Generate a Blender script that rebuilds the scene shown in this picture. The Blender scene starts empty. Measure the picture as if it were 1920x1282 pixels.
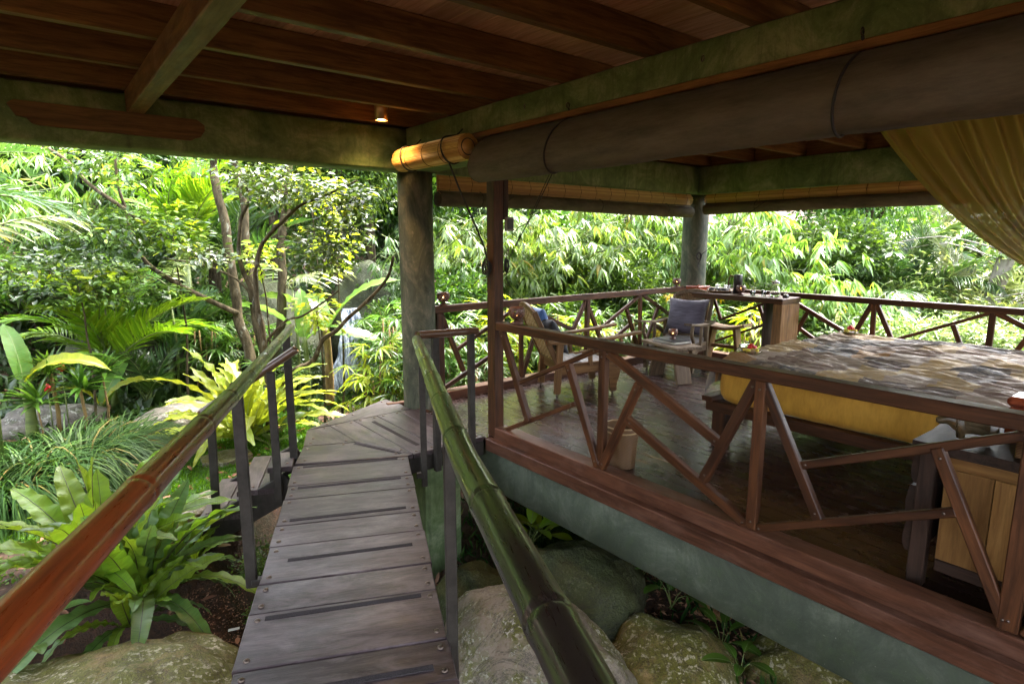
import bpy, bmesh, math, random
import numpy as np
from mathutils import Vector, Matrix, noise
R = math.radians
rnd = random.Random(11)
rng = np.random.default_rng(7)
sc = bpy.context.scene
COL = sc.collection

# ---------------------------------------------------------------- camera, world, sun, exposure
cam_d = bpy.data.cameras.new('camera'); cam = bpy.data.objects.new('camera', cam_d); COL.objects.link(cam)
cam_d.sensor_width = 36; cam_d.lens = 36*1116.8/1920; cam_d.clip_end = 600; cam_d.clip_start = 0.02
YA, PI_ = 0.67315, 0.16926
fwd = Vector((math.sin(YA)*math.cos(PI_), math.cos(YA)*math.cos(PI_), -math.sin(PI_)))
cam.location = (0, 0, 1.62)
cam.rotation_euler = fwd.to_track_quat('-Z', 'Y').to_euler()
sc.camera = cam
SUN_EL, SUN_AZ = 58, 70      # azimuth measured from +Y towards +X
wd = bpy.data.worlds.new('World'); sc.world = wd; wd.use_nodes = True
wn = wd.node_tree
sky = wn.nodes.new('ShaderNodeTexSky'); sky.sky_type = 'NISHITA'; sky.sun_disc = False
sky.sun_elevation = R(SUN_EL); sky.sun_rotation = R(SUN_AZ)
sky.air_density = 1.0; sky.dust_density = 4.0; sky.ozone_density = 0.6
oc = wn.nodes.new('ShaderNodeHueSaturation'); oc.inputs['Saturation'].default_value = .45   # overcast: greyer than a clear sky
wn.links.new(sky.outputs[0], oc.inputs['Color']); wn.links.new(oc.outputs[0], wn.nodes['Background'].inputs[0])
wn.nodes['Background'].inputs[1].default_value = 0.15
sd = bpy.data.lights.new('sun', 'SUN'); sun = bpy.data.objects.new('sun', sd); COL.objects.link(sun)
sd.energy = .8; sd.angle = R(14); sd.color = (1, 0.96, 0.88)
sdir = Vector((math.sin(R(SUN_AZ))*math.cos(R(SUN_EL)), math.cos(R(SUN_AZ))*math.cos(R(SUN_EL)), math.sin(R(SUN_EL))))
sun.rotation_euler = sdir.to_track_quat('Z', 'Y').to_euler()
sc.view_settings.view_transform = 'Standard'; sc.view_settings.look = 'None'
sc.view_settings.exposure = 4.4; sc.view_settings.gamma = 1; sc.view_settings.use_curve_mapping = False
sc.render.engine = 'CYCLES'
cy = sc.cycles
cy.use_denoising = True
try: cy.denoiser = 'OPENIMAGEDENOISE'
except Exception: pass
cy.max_bounces = 8; cy.diffuse_bounces = 5; cy.glossy_bounces = 3; cy.transmission_bounces = 6; cy.transparent_max_bounces = 12
cy.caustics_reflective = False; cy.caustics_refractive = False; cy.sample_clamp_indirect = 6

# ---------------------------------------------------------------- material kit
class NT:
    def __init__(s, name):
        s.m = bpy.data.materials.new(name); s.m.use_nodes = True
        s.t = s.m.node_tree; s.b = s.t.nodes['Principled BSDF']; s.out = s.t.nodes['Material Output']
    def n(s, typ, **k):
        x = s.t.nodes.new('ShaderNode'+typ)
        for a, v in k.items():
            if a.startswith('i_'):
                key = a[2:]; key = int(key) if key.isdigit() else key.replace('_', ' ')
                s.set(x, key, v)
            else: setattr(x, a, v)
        return x
    def set(s, x, key, v):
        inp = x.inputs[key]
        if hasattr(v, 'links') or isinstance(v, bpy.types.NodeSocket): s.t.links.new(v, inp)
        else: inp.default_value = v
    def coord(s, scale=(1,1,1), rand=True):
        tc = s.n('TexCoord'); mp = s.n('Mapping'); s.t.links.new(tc.outputs['Object'], mp.inputs[0])
        mp.inputs['Scale'].default_value = scale
        if rand:
            oi = s.n('ObjectInfo'); ml = s.n('Math', operation='MULTIPLY'); ml.inputs[1].default_value = 37.0
            s.t.links.new(oi.outputs['Random'], ml.inputs[0]); cb = s.n('CombineXYZ')
            for i in range(3): s.t.links.new(ml.outputs[0], cb.inputs[i])
            s.t.links.new(cb.outputs[0], mp.inputs['Location'])
        return mp.outputs[0]
    def noise(s, vec, scale, detail=4, rough=.6, dist=0):
        x = s.n('TexNoise'); s.t.links.new(vec, x.inputs['Vector'])
        x.inputs['Scale'].default_value = scale; x.inputs['Detail'].default_value = detail
        x.inputs['Roughness'].default_value = rough; x.inputs['Distortion'].default_value = dist
        return x.outputs['Fac']
    def ramp(s, fac, stops, interp='LINEAR'):
        x = s.n('ValToRGB'); s.t.links.new(fac, x.inputs[0]); cr = x.color_ramp; cr.interpolation = interp
        while len(cr.elements) < len(stops): cr.elements.new(.5)
        for e, (p, c) in zip(cr.elements, stops):
            e.position = p; e.color = (*c, 1) if len(c) == 3 else c
        return x.outputs[0]
    def mix(s, fac, a, b, blend='MIX'):
        x = s.n('Mix', data_type='RGBA', blend_type=blend)
        s.set(x, 0, fac); s.set(x, 6, (*a, 1) if isinstance(a, tuple) and len(a) == 3 else a)
        s.set(x, 7, (*b, 1) if isinstance(b, tuple) and len(b) == 3 else b)
        return x.outputs[2]
    def rng(s, v, a, b, c, d):
        x = s.n('MapRange'); s.set(x, 0, v); x.inputs[1].default_value = a; x.inputs[2].default_value = b
        x.inputs[3].default_value = c; x.inputs[4].default_value = d
        return x.outputs[0]
    def bump(s, h, strength=.3, dist=.01):
        x = s.n('Bump'); x.inputs['Strength'].default_value = strength; x.inputs['Distance'].default_value = dist
        s.t.links.new(h, x.inputs['Height']); s.t.links.new(x.outputs[0], s.b.inputs['Normal'])
    def P(s, **k):
        for a, v in k.items(): s.set(s.b, a.replace('_', ' '), (*v, 1) if isinstance(v, tuple) and len(v) == 3 else v)
        return s.m

def wood(name, c1, c2, rough=.45, rr=.12, gs=1.0, wear=None, spec=.2, bumps=.25, coat=0, st=.35):
    k = NT(name); v = k.coord((1.2*gs, 14*gs, 14*gs))
    g = k.noise(v, 2.2, 6, .65, .6); f = k.noise(v, 9, 4, .7)
    v2 = k.coord((.6, 1.5, 1.5)); big = k.noise(v2, 1.8, 3)
    col = k.ramp(g, [(.36, c1), (.64, c2)])
    col = k.mix(k.rng(f, .45, .75, 0, st), col, tuple(x*.45 for x in c1))
    oi = k.n('ObjectInfo'); br = k.rng(oi.outputs['Random'], 0, 1, .72, 1.28)
    col = k.mix(1.0, col, k.mix(0, k.ramp(br, [(0, (0,0,0)), (1, (1,1,1))]), (1,1,1)), 'MULTIPLY') if False else col
    hs = k.n('HueSaturation'); k.set(hs, 'Color', col); k.set(hs, 'Value', br); col = hs.outputs[0]
    if wear is not None:
        w = k.noise(v2, 5, 7, .72, .4)
        col = k.mix(k.rng(w, .48, .72, 0, .75), col, wear)
    col = k.mix(k.rng(big, .3, .7, 0, .4), col, tuple(x*.6 for x in c1))
    r = k.rng(k.noise(v2, 6, 5, .7), .3, .7, rough-rr, rough+rr)
    k.bump(f, bumps, .002)
    k.P(Base_Color=col, Roughness=r, Specular_IOR_Level=spec)
    if coat: k.P(Coat_Weight=coat, Coat_Roughness=.12)
    return k.m

M = {}
M['rail'] = wood('rail_wood', (.028,.011,.005), (.105,.041,.016), .45)
M['deck'] = wood('deck_wood', (.023,.015,.016), (.068,.047,.050), .42, .12, 1, (.16,.122,.125), .35, .6, 0, .7)
M['floor'] = wood('floor_wood', (.020,.009,.007), (.046,.022,.017), .27, .02, .7, None, .45, .03, 0, .0)
M['kerb'] = wood('kerb_wood', (.05,.020,.011), (.125,.052,.028), .42, .12, 1, (.16,.085,.06))
M['ceil'] = wood('ceiling_wood', (.44,.25,.16), (.68,.44,.30), .6)
M['rafter'] = wood('rafter_wood', (.075,.038,.015), (.20,.105,.04), .5)
M['teak'] = wood('teak_wood', (.09,.044,.017), (.24,.125,.05), .45)
M['greywood'] = wood('grey_teak', (.075,.046,.026), (.20,.14,.085), .6)
M['darkwood'] = wood('dark_wood', (.022,.013,.009), (.06,.034,.023), .6)
M['pine'] = wood('yellow_wood', (.15,.072,.02), (.28,.15,.048), .5)
M['redwood'] = wood('lacquer_wood', (.22,.04,.015), (.36,.08,.03), .2, .05, coat=.5)

k = NT('polished_concrete'); v = k.coord((1,1,1), False)
a = k.noise(v, 2.6, 10, .78, .6); b = k.noise(v, 11, 8, .78); c = k.noise(v, 60, 2)
col = k.ramp(a, [(.32, (.035,.070,.020)), (.5, (.12,.17,.072)), (.68, (.28,.31,.19))])
col = k.mix(k.rng(b, .5, .72, 0, .55), col, (.05,.075,.03))
col = k.mix(k.rng(c, .70, .76, 0, .5), col, (.3,.3,.26))
dr = k.noise(k.coord((5,5,.5), False), 3, 5, .7); col = k.mix(k.rng(dr, .52, .72, 0, .55), col, (.035,.045,.025)); k.bump(b, .45, .008); M['concrete'] = k.P(Base_Color=col, Roughness=k.rng(a, .3, .7, .55, .75), Specular_IOR_Level=.3)
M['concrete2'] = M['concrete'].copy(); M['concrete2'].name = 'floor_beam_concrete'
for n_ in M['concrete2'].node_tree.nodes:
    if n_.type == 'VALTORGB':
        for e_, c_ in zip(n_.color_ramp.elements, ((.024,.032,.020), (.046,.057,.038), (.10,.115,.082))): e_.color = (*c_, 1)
k = NT('column_concrete'); v = k.coord((1,1,.45), False)
a = k.noise(v, 5, 10, .78, .9); b = k.noise(v, 20, 8, .75)
col = k.ramp(a, [(.34, (.016,.022,.014)), (.5, (.055,.062,.042)), (.66, (.13,.12,.085))])
col = k.mix(k.rng(b, .55, .75, 0, .5), col, (.24,.22,.18))
k.bump(b, .3, .004); M['column'] = k.P(Base_Color=col, Roughness=.55, Specular_IOR_Level=.2)
k = NT('painted_steel'); v = k.coord(); a = k.noise(v, 12, 6, .7)
M['steel'] = k.P(Base_Color=k.ramp(a, [(.3, (.014,.012,.009)), (.7, (.038,.032,.026))]), Roughness=.6, Metallic=0, Specular_IOR_Level=.25)
k.bump(a, .2, .003)

def bamboo(name, base, streak, node_c, far, ratio):
    k = NT(name); v = k.coord((.7, 12, 12), False); a = k.noise(v, 1.6, 5, .6, .3); v2 = k.coord((2,2,2), False); b = k.noise(v2, 1.6, 5, .7)
    tc = k.n('TexCoord'); sp = k.n('SeparateXYZ'); k.t.links.new(tc.outputs['Object'], sp.inputs[0])
    along = k.rng(sp.outputs[0], *ratio)
    ad = k.n('Math', operation='ADD'); k.set(ad, 0, along); k.set(ad, 1, k.rng(b, .3, .7, -.3, .3)); ad.use_clamp = True
    col = k.mix(ad.outputs[0], base, far)
    col = k.mix(k.rng(a, .5, .7, 0, .8), col, streak)
    f = k.noise(k.coord((.5, 60, 60), False), 2, 3)
    col = k.mix(k.rng(f, .4, .8, 0, .3), col, (.02,.01,.005))
    sc_ = k.noise(k.coord((3, 30, 30), False), 3, 8, .8); k.bump(f, .12, .001); col = k.mix(k.rng(sc_, .66, .74, 0, .4), col, (.12,.09,.06))
    k.P(Base_Color=col, Roughness=k.rng(sc_, .4, .7, .26, .5), Coat_Weight=.5, Coat_Roughness=.1, Specular_IOR_Level=.4)
    return k.m
M['bam_red'] = bamboo('bamboo_red', (.23,.042,.008), (.055,.014,.006), None, (.022,.026,.012), (1.6, 3.2, 0, 1))
M['bam_green'] = bamboo('bamboo_green', (.014,.010,.008), (.055,.085,.016), None, (.020,.038,.009), (1.3, 3.2, 0, 1))
M['bam_dark'] = bamboo('bamboo_dark', (.08,.04,.02), (.05,.02,.01), None, (.09,.05,.025), (0, 1, 0, 1))

k = NT('canvas'); v = k.coord((1,.6,3), False); a = k.noise(v, 3, 9, .75); w = k.noise(v, 220, 2)
M['canvas'] = k.P(Base_Color=k.ramp(a, [(.36, (.052,.046,.034)), (.64, (.130,.115,.086))]), Roughness=.85)
k.bump(w, .3, .001)
k = NT('bamboo_slats'); v = k.coord((1,1,1), False); sx = k.coord((6,1,60), False); a = k.noise(sx, 2, 4)
g = k.n('NewGeometry')
col = k.ramp(g.outputs['Random Per Island'], [(0, (.36,.19,.05)), (.5, (.52,.31,.10)), (1, (.66,.44,.17))])
M['slat'] = k.P(Base_Color=k.mix(k.rng(a, .45, .75, 0, .5), col, (.2,.09,.025)), Roughness=.4)
k = NT('cord'); M['cord'] = k.P(Base_Color=(.012,.01,.009), Roughness=.8)
k = NT('grit_strip'); v = k.coord(); a = k.noise(v, 300, 2); k.bump(a, .8, .002)
M['grit'] = k.P(Base_Color=k.ramp(a, [(.3, (.020,.017,.018)), (.7, (.055,.048,.05))]), Roughness=.95, Specular_IOR_Level=.1)
k = NT('bronze_stud'); M['stud'] = k.P(Base_Color=(.10,.075,.06), Roughness=.35, Metallic=.8)
k = NT('rattan'); v = k.coord((1,1,1), False)
ck = k.n('TexWave', wave_type='BANDS', bands_direction='Z'); k.t.links.new(v, ck.inputs[0]); ck.inputs['Scale'].default_value = 45; ck.inputs['Distortion'].default_value = 1.5
a = k.noise(v, 30, 3); k.bump(ck.outputs['Fac'], .6, .004)
M['rattan'] = k.P(Base_Color=k.ramp(ck.outputs['Fac'], [(.1, (.04,.018,.006)), (.6, (.20,.10,.030))]), Roughness=.5)
k = NT('cane'); g = k.n('NewGeometry'); M['cane'] = k.P(Base_Color=k.ramp(g.outputs['Random Per Island'], [(0, (.28,.18,.08)), (1, (.48,.34,.17))]), Roughness=.5)

def cloth(name, c1, c2, scale=(8,8,8), rough=.8, sheen=.2, wave=None):
    k = NT(name); v = k.coord(scale, False); a = k.noise(v, 3, 6, .7); w = k.noise(v, 60, 2)
    k.bump(w, .25, .002); k.P(Base_Color=k.ramp(a, [(.35, c1), (.65, c2)]), Roughness=rough, Sheen_Weight=sheen); return k.m
M['purple'] = cloth('purple_ikat', (.016,.012,.020), (.060,.045,.066), (3,30,3), .7, .1)
M['black'] = cloth('black_cloth', (.010,.010,.013), (.032,.032,.038), (6,6,6), .8, .1)
M['blue'] = cloth('blue_cloth', (.02,.06,.22), (.05,.14,.36), (6,6,30), .6, .4)
M['yellow'] = cloth('yellow_sheet', (.36,.18,.012), (.52,.28,.03), (5,5,1.5), .75, .1)
M['seatfab'] = cloth('striped_seat', (.06,.045,.04), (.26,.22,.19), (40,4,4), .8, .2)
k = NT('patchwork'); v = k.coord((1,1,1), False)
vo = k.n('TexVoronoi', distance='CHEBYCHEV'); k.set(vo, 'Vector', k.coord((.8,1.1,.01), False)); vo.inputs['Scale'].default_value = 3.4; vo.inputs['Randomness'].default_value = .55
hs = k.n('SeparateColor'); k.t.links.new(vo.outputs['Color'], hs.inputs[0])
col = k.ramp(hs.outputs[0], [(0, (.075,.075,.078)), (.15, (.30,.24,.19)), (.3, (.16,.11,.085)), (.45, (.34,.24,.12)), (.6, (.09,.072,.065)), (.74, (.36,.29,.23)), (.9, (.28,.15,.06))], 'CONSTANT')
st = k.noise(k.coord((13,2.2,1), False), 4, 8, .78, 1.0)
col = k.mix(k.rng(st, .42, .66, 0, .85), col, (.33,.265,.195)); st2 = k.noise(k.coord((30,3.5,1), False), 5, 6, .75, .6)
col = k.mix(k.rng(st2, .58, .74, 0, .55), col, (.06,.046,.038)); col = k.mix(k.rng(st2, .44, .34, 0, .6), col, (.40,.36,.31))
hq = k.n('HueSaturation'); k.set(hq, 'Color', col); hq.inputs['Value'].default_value = 1.35; hq.inputs['Saturation'].default_value = 1.1; col = hq.outputs[0]; M['quilt'] = k.P(Base_Color=col, Roughness=.6, Sheen_Weight=.0, Specular_IOR_Level=.2); k.bump(st, .9, .02)

k = NT('net_gauze')
tr = k.n('BsdfTransparent'); ms = k.n('MixShader'); tl = k.n('BsdfTranslucent'); tl.inputs[0].default_value = (.46,.37,.13,1)
m2 = k.n('MixShader'); m2.inputs[0].default_value = .45
k.P(Base_Color=(.36,.29,.12), Roughness=.85, Specular_IOR_Level=.1)
k.t.links.new(k.b.outputs[0], m2.inputs[1]); k.t.links.new(tl.outputs[0], m2.inputs[2])
ms.inputs[0].default_value = .97; k.t.links.new(tr.outputs[0], ms.inputs[1]); k.t.links.new(m2.outputs[0], ms.inputs[2]); k.t.links.new(ms.outputs[0], k.out.inputs[0])
M['net'] = k.m
k = NT('clear_glass'); M['glass'] = k.P(Base_Color=(1,1,1), Roughness=.02, Transmission_Weight=1.0, IOR=1.42)
k = NT('clear_water'); M['water'] = k.P(Base_Color=(.95,.98,1), Roughness=.0, Transmission_Weight=1.0, IOR=1.2)
k = NT('coconut'); v = k.coord(); a = k.noise(v, 40, 5); k.bump(a, .5, .003)
M['coco'] = k.P(Base_Color=k.ramp(a, [(.3, (.04,.018,.012)), (.7, (.14,.06,.04))]), Roughness=.45)
k = NT('flame'); M['flame'] = k.P(Base_Color=(1,.6,.2), Emission_Color=(1,.42,.1), Emission_Strength=2.2)
k = NT('lamp_disc'); M['lampd'] = k.P(Base_Color=(1,.8,.5), Emission_Color=(1,.74,.36), Emission_Strength=3.0)
k = NT('brass'); M['brass'] = k.P(Base_Color=(.35,.2,.07), Roughness=.4, Metallic=.6)
k = NT('black_plastic'); M['blackp'] = k.P(Base_Color=(.012,.012,.014), Roughness=.35)
k = NT('white_glaze'); M['white'] = k.P(Base_Color=(.8,.8,.78), Roughness=.25)
k = NT('dark_leather'); a = k.noise(k.coord(), 60, 3); k.bump(a, .3, .002); M['leather'] = k.P(Base_Color=(.028,.024,.024), Roughness=.35)
k = NT('paper'); M['paper'] = k.P(Base_Color=(.5,.46,.38), Roughness=.8)
k = NT('red_petal'); M['red'] = k.P(Base_Color=(.5,.01,.012), Roughness=.45)
k = NT('yellow_petal'); M['ypet'] = k.P(Base_Color=(.55,.42,.04), Roughness=.5)
k = NT('bull_patina'); a = k.noise(k.coord(), 14, 6, .7); M['bull'] = k.P(Base_Color=k.ramp(a, [(.35, (.035,.03,.015)), (.55, (.10,.07,.03)), (.75, (.3,.13,.05))]), Roughness=.35)
k = NT('socket_plate'); M['socket'] = k.P(Base_Color=(.16,.15,.12), Roughness=.35)
k = NT('grey_gable'); M['gable'] = k.P(Base_Color=(.08,.09,.1), Roughness=.6)

def rock(name, base, dark, lich, mossc, mossamt, lichamt, lsc=28):
    k = NT(name); v = k.coord((1,1,1)); a = k.noise(v, 1.6, 8, .7, .4); b = k.noise(v, lsc, 5, .6, .3); c = k.noise(v, 5, 8, .75)
    f = k.noise(v, 90, 3)
    col = k.ramp(a, [(.3, dark), (.6, base), (.8, tuple(x*1.25 for x in base))])
    g = k.n('NewGeometry'); sp = k.n('SeparateXYZ'); k.t.links.new(g.outputs['Normal'], sp.inputs[0])
    mo = k.n('Math', operation='MULTIPLY'); k.set(mo, 0, k.rng(sp.outputs[2], -.3, .7, .25, 1)); k.set(mo, 1, k.rng(c, .62-mossamt*.35, .78-mossamt*.35, 0, 1))
    col = k.mix(mo.outputs[0], col, k.ramp(f, [(.3, tuple(x*.5 for x in mossc)), (.7, mossc)]))
    li = k.n('Math', operation='MULTIPLY'); k.set(li, 0, k.rng(b, .54, .58, 0, 1)); k.set(li, 1, k.rng(c, .44, .60, 0, lichamt))
    col = k.mix(li.outputs[0], col, lich)
    cr = k.noise(v, 2.2, 10, .8, 1.2); dk = k.rng(cr, .485, .5, 0, 1); dk2 = k.rng(cr, .5, .515, 1, 0); mm = k.n('Math', operation='MULTIPLY'); k.set(mm, 0, dk); k.set(mm, 1, dk2)
    col = k.mix(mm.outputs[0], col, tuple(x*.4 for x in dark))
    k.bump(k.mix(.5, c, b), .8, .04)
    return k.P(Base_Color=col, Roughness=k.rng(c, .3, .7, .55, .85))
M['rock_tan'] = rock('rock_tan', (.26,.165,.065), (.09,.055,.022), (.46,.41,.30), (.13,.125,.012), .85, 1.0, 30)
M['rock_grey'] = rock('rock_grey', (.24,.20,.15), (.10,.08,.055), (.50,.48,.40), (.14,.15,.02), .55, 1.0, 38)
M['rock_moss'] = rock('rock_moss', (.04,.034,.016), (.012,.011,.007), (.16,.17,.11), (.040,.052,.006), 1.0, .35, 40)
M['rock_orange'] = rock('rock_orange', (.52,.27,.12), (.26,.13,.06), (.45,.4,.3), (.10,.10,.02), .25, .5, 34)
M['rock_white'] = rock('rock_pale', (.12,.10,.08), (.03,.027,.02), (.34,.33,.29), (.07,.09,.02), .3, .9, 16)

k = NT('soil'); v = k.coord((1,1,1), False); a = k.noise(v, 1.2, 6, .7); b = k.noise(v, 40, 4, .8)
col = k.ramp(b, [(.35, (.022,.012,.007)), (.6, (.08,.036,.018)), (.75, (.16,.08,.04))])
col = k.mix(k.rng(a, .5, .68, 0, .8), col, (.02,.03,.008)); k.bump(b, .8, .02)
M['soil'] = k.P(Base_Color=col, Roughness=.95)
k = NT('lawn'); v = k.coord((1,1,1), False); b = k.noise(v, 60, 3, .8)
M['lawn'] = k.P(Base_Color=k.ramp(b, [(.3, (.02,.06,.006)), (.7, (.07,.17,.015))]), Roughness=.9); k.bump(b, 1, .02)
k = NT('bark'); v = k.coord((6,6,2), False); a = k.noise(v, 3, 7, .7); b = k.noise(k.coord((1,1,.5), False), 9, 5, .7)
col = k.ramp(a, [(.38, (.028,.022,.012)), (.62, (.10,.078,.045))]); col = k.mix(k.rng(b, .60, .66, 0, .7), col, (.20,.20,.16))
M['bark'] = k.P(Base_Color=col, Roughness=.95, Specular_IOR_Level=.1); k.bump(a, .7, .01)
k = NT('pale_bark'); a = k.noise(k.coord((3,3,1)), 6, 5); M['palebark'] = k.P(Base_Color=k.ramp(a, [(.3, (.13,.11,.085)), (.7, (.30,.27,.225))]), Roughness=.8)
k = NT('green_stem'); a = k.noise(k.coord((1,1,6)), 4, 4); M['gstem'] = k.P(Base_Color=k.ramp(a, [(.3, (.06,.09,.02)), (.7, (.16,.2,.05))]), Roughness=.5)
k = NT('dry_stem'); a = k.noise(k.coord((3,3,1)), 8, 5); M['dstem'] = k.P(Base_Color=k.ramp(a, [(.3, (.10,.055,.02)), (.7, (.30,.2,.07))]), Roughness=.8)
k = NT('falling_water'); a = k.noise(k.coord((12,12,.8), False), 3, 5, .7); k.bump(a, .6, .03)
k.t.nodes['Noise Texture'].inputs['Scale'].default_value = 3; M['fall'] = k.P(Base_Color=k.ramp(a, [(.4, (.10,.13,.18)), (.62, (.6,.65,.75))]), Roughness=.3)
k = NT('mulch_chip'); g = k.n('NewGeometry'); M['mulch'] = k.P(Base_Color=k.ramp(g.outputs['Random Per Island'], [(0, (.10,.04,.02)), (.6, (.25,.11,.06)), (1, (.42,.24,.15))]), Roughness=.9)

def leaf(name, stops, trans=.35, rough=.38, spec=.5, tcol=None, per='island', veins=None):
    k = NT(name); g = k.n('NewGeometry'); oi = k.n('ObjectInfo')
    src = g.outputs['Random Per Island']; q_ = .58 if ('pale' in name) else .74; stops = [(p, (c[0]*q_, c[1]*q_, c[2]*q_*.8)) for p, c in stops]; spec = spec*.8
    if per == 'object':
        src = oi.outputs['Random']
    col = k.ramp(src, stops)
    hs = k.n('HueSaturation'); k.set(hs, 'Color', col); k.set(hs, 'Value', k.rng(oi.outputs['Random'], 0, 1, .82, 1.18)); k.set(hs, 'Hue', k.rng(oi.outputs['Random'], 0, 1, .488, .512))
    col = hs.outputs[0]
    if veins:
        vn = k.noise(k.coord((veins, veins*.05, veins*.2), False), 1.0, 3, .6); bl = k.noise(k.coord((3, 9, 3)), 2.2, 7, .75); ed = k.noise(k.coord((7, 7, 7)), 3.0, 6, .8)
        col = k.mix(k.rng(vn, .40, .62, 0, .42), col, k.mix(.5, col, (.0, .02, .0))); col = k.mix(k.rng(bl, .45, .70, 0, .35), col, (.20,.22,.03))
        col = k.mix(k.rng(ed, .66, .72, 0, .85), col, (.12,.07,.02)); k.bump(vn, .5, .004)
    k.P(Base_Color=col, Roughness=rough, Specular_IOR_Level=spec)
    tl = k.n('BsdfTranslucent'); hs2 = k.n('HueSaturation'); k.set(hs2, 'Color', col); hs2.inputs['Value'].default_value = 1.6; hs2.inputs['Saturation'].default_value = 1.05; hs2.inputs['Hue'].default_value = .485
    k.t.links.new(hs2.outputs[0], tl.inputs[0])
    ms = k.n('MixShader'); ms.inputs[0].default_value = trans
    k.t.links.new(k.b.outputs[0], ms.inputs[1]); k.t.links.new(tl.outputs[0], ms.inputs[2]); k.t.links.new(ms.outputs[0], k.out.inputs[0])
    return k.m
M['l_bam'] = leaf('bamboo_leaf', [(0, (.09,.18,.03)), (.5, (.16,.30,.055)), (.9, (.26,.40,.09)), (.97, (.36,.38,.06)), (1, (.5,.4,.06))], .35, .34, .7)
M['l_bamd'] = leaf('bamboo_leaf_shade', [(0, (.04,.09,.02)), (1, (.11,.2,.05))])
M['l_bamy'] = leaf('bamboo_leaf_yellow', [(0, (.3,.22,.02)), (.5, (.5,.34,.03)), (1, (.3,.32,.05))])
M['l_tree'] = leaf('tree_leaf', [(0, (.03,.065,.012)), (.6, (.065,.13,.02)), (.9, (.11,.19,.03)), (1, (.3,.38,.05))], .3, .3, .7)
M['l_young'] = leaf('young_leaf', [(0, (.2,.33,.03)), (.6, (.34,.45,.04)), (1, (.5,.52,.06))], .45)
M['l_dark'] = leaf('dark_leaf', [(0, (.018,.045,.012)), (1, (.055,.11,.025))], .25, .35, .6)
M['l_mid'] = leaf('mid_leaf', [(0, (.035,.085,.015)), (.7, (.08,.18,.025)), (1, (.17,.3,.04))], .35)
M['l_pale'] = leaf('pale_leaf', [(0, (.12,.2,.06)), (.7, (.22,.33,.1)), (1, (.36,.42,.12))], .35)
M['l_palm'] = leaf('palm_leaf', [(0, (.12,.26,.02)), (1, (.24,.42,.04))], .4)
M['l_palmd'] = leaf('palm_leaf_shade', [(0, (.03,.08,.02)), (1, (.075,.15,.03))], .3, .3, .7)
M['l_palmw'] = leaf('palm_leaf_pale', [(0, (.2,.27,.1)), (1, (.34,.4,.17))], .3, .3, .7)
M['l_rhap'] = leaf('fan_leaf', [(0, (.05,.13,.02)), (1, (.11,.24,.035))], .35, .33, .6)
M['l_lime'] = leaf('lime_leaf', [(0, (.22,.38,.02)), (1, (.42,.5,.04))], .42)
M['l_nest'] = leaf('nest_fern_leaf', [(0, (.18,.34,.03)), (1, (.27,.44,.05))], .42, .42, veins=90)
M['l_nestb'] = leaf('nest_fern_blue_leaf', [(0, (.11,.23,.07)), (1, (.17,.31,.09))], .35, .38, .5, veins=90)
M['l_nesty'] = leaf('nest_fern_yellow_leaf', [(0, (.26,.36,.03)), (1, (.42,.48,.07))], .42, .42, veins=90)
M['l_ban'] = leaf('banana_leaf', [(0, (.13,.29,.06)), (1, (.22,.40,.10))], .42, .4, .5, veins=70)
M['l_bany'] = leaf('yellowing_leaf', [(0, (.27,.36,.03)), (1, (.42,.42,.03))], .45, .42, veins=70)
M['l_mondo'] = leaf('mondo_blade', [(0, (.014,.045,.010)), (.7, (.035,.09,.018)), (.95, (.08,.15,.03)), (1, (.3,.2,.08))], .2, .5, .15)
M['l_grass'] = leaf('grass_blade', [(0, (.06,.17,.01)), (1, (.15,.33,.02))], .35)
M['midrib'] = NT('midrib').P(Base_Color=(.03,.02,.01), Roughness=.6)
M['midribp'] = NT('pale_midrib').P(Base_Color=(.3,.36,.12), Roughness=.5)

# ---------------------------------------------------------------- object kit
WM = {}
def put(o, W=None, parent=None):
    W = W if W is not None else Matrix.Identity(4)
    COL.objects.link(o); WM[o.name] = W.copy()
    if parent is not None:
        o.parent = parent; o.matrix_basis = WM[parent.name].inverted() @ W
    else: o.matrix_basis = W
    return o
def tag(o, label=None, cat=None, group=None, kind=None, category=None):
    if label: o['label'] = label
    if cat or category: o['category'] = cat or category
    if group: o['group'] = group
    if kind: o['kind'] = kind
    return o
def thing(name, label, cat, loc=(0,0,0), rz=0, group=None, kind=None):
    o = bpy.data.objects.new(name, None); o.empty_display_size = .05
    put(o, Matrix.Translation(loc) @ Matrix.Rotation(rz, 4, 'Z')); return tag(o, label, cat, group, kind)
def md(name, V, F, mats, smooth=False, midx=None):
    me = bpy.data.meshes.new(name)
    if isinstance(V, np.ndarray) and isinstance(F, np.ndarray):
        nv, nf, k_ = len(V), len(F), F.shape[1]
        me.vertices.add(nv); me.vertices.foreach_set('co', np.ascontiguousarray(V, dtype=np.float32).ravel())
        me.loops.add(nf*k_); me.loops.foreach_set('vertex_index', np.ascontiguousarray(F, dtype=np.int32).ravel())
        me.polygons.add(nf); me.polygons.foreach_set('loop_start', np.arange(0, nf*k_, k_, dtype=np.int32))
        try: me.polygons.foreach_set('loop_total', np.full(nf, k_, dtype=np.int32))
        except Exception: pass
        me.update(calc_edges=True)
    else:
        me.from_pydata([tuple(v) for v in V], [], [tuple(f) for f in F]); me.update()
    for m in (mats if isinstance(mats, (list, tuple)) else [mats]): me.materials.append(m)
    if smooth: me.polygons.foreach_set('use_smooth', [True]*len(me.polygons))
    if midx is not None: me.polygons.foreach_set('material_index', midx)
    return me
def obj(name, me, parent=None, W=None, **t):
    o = bpy.data.objects.new(name, me); put(o, W, parent)
    return tag(o, **t) if t else o
_bar = {}
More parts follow.
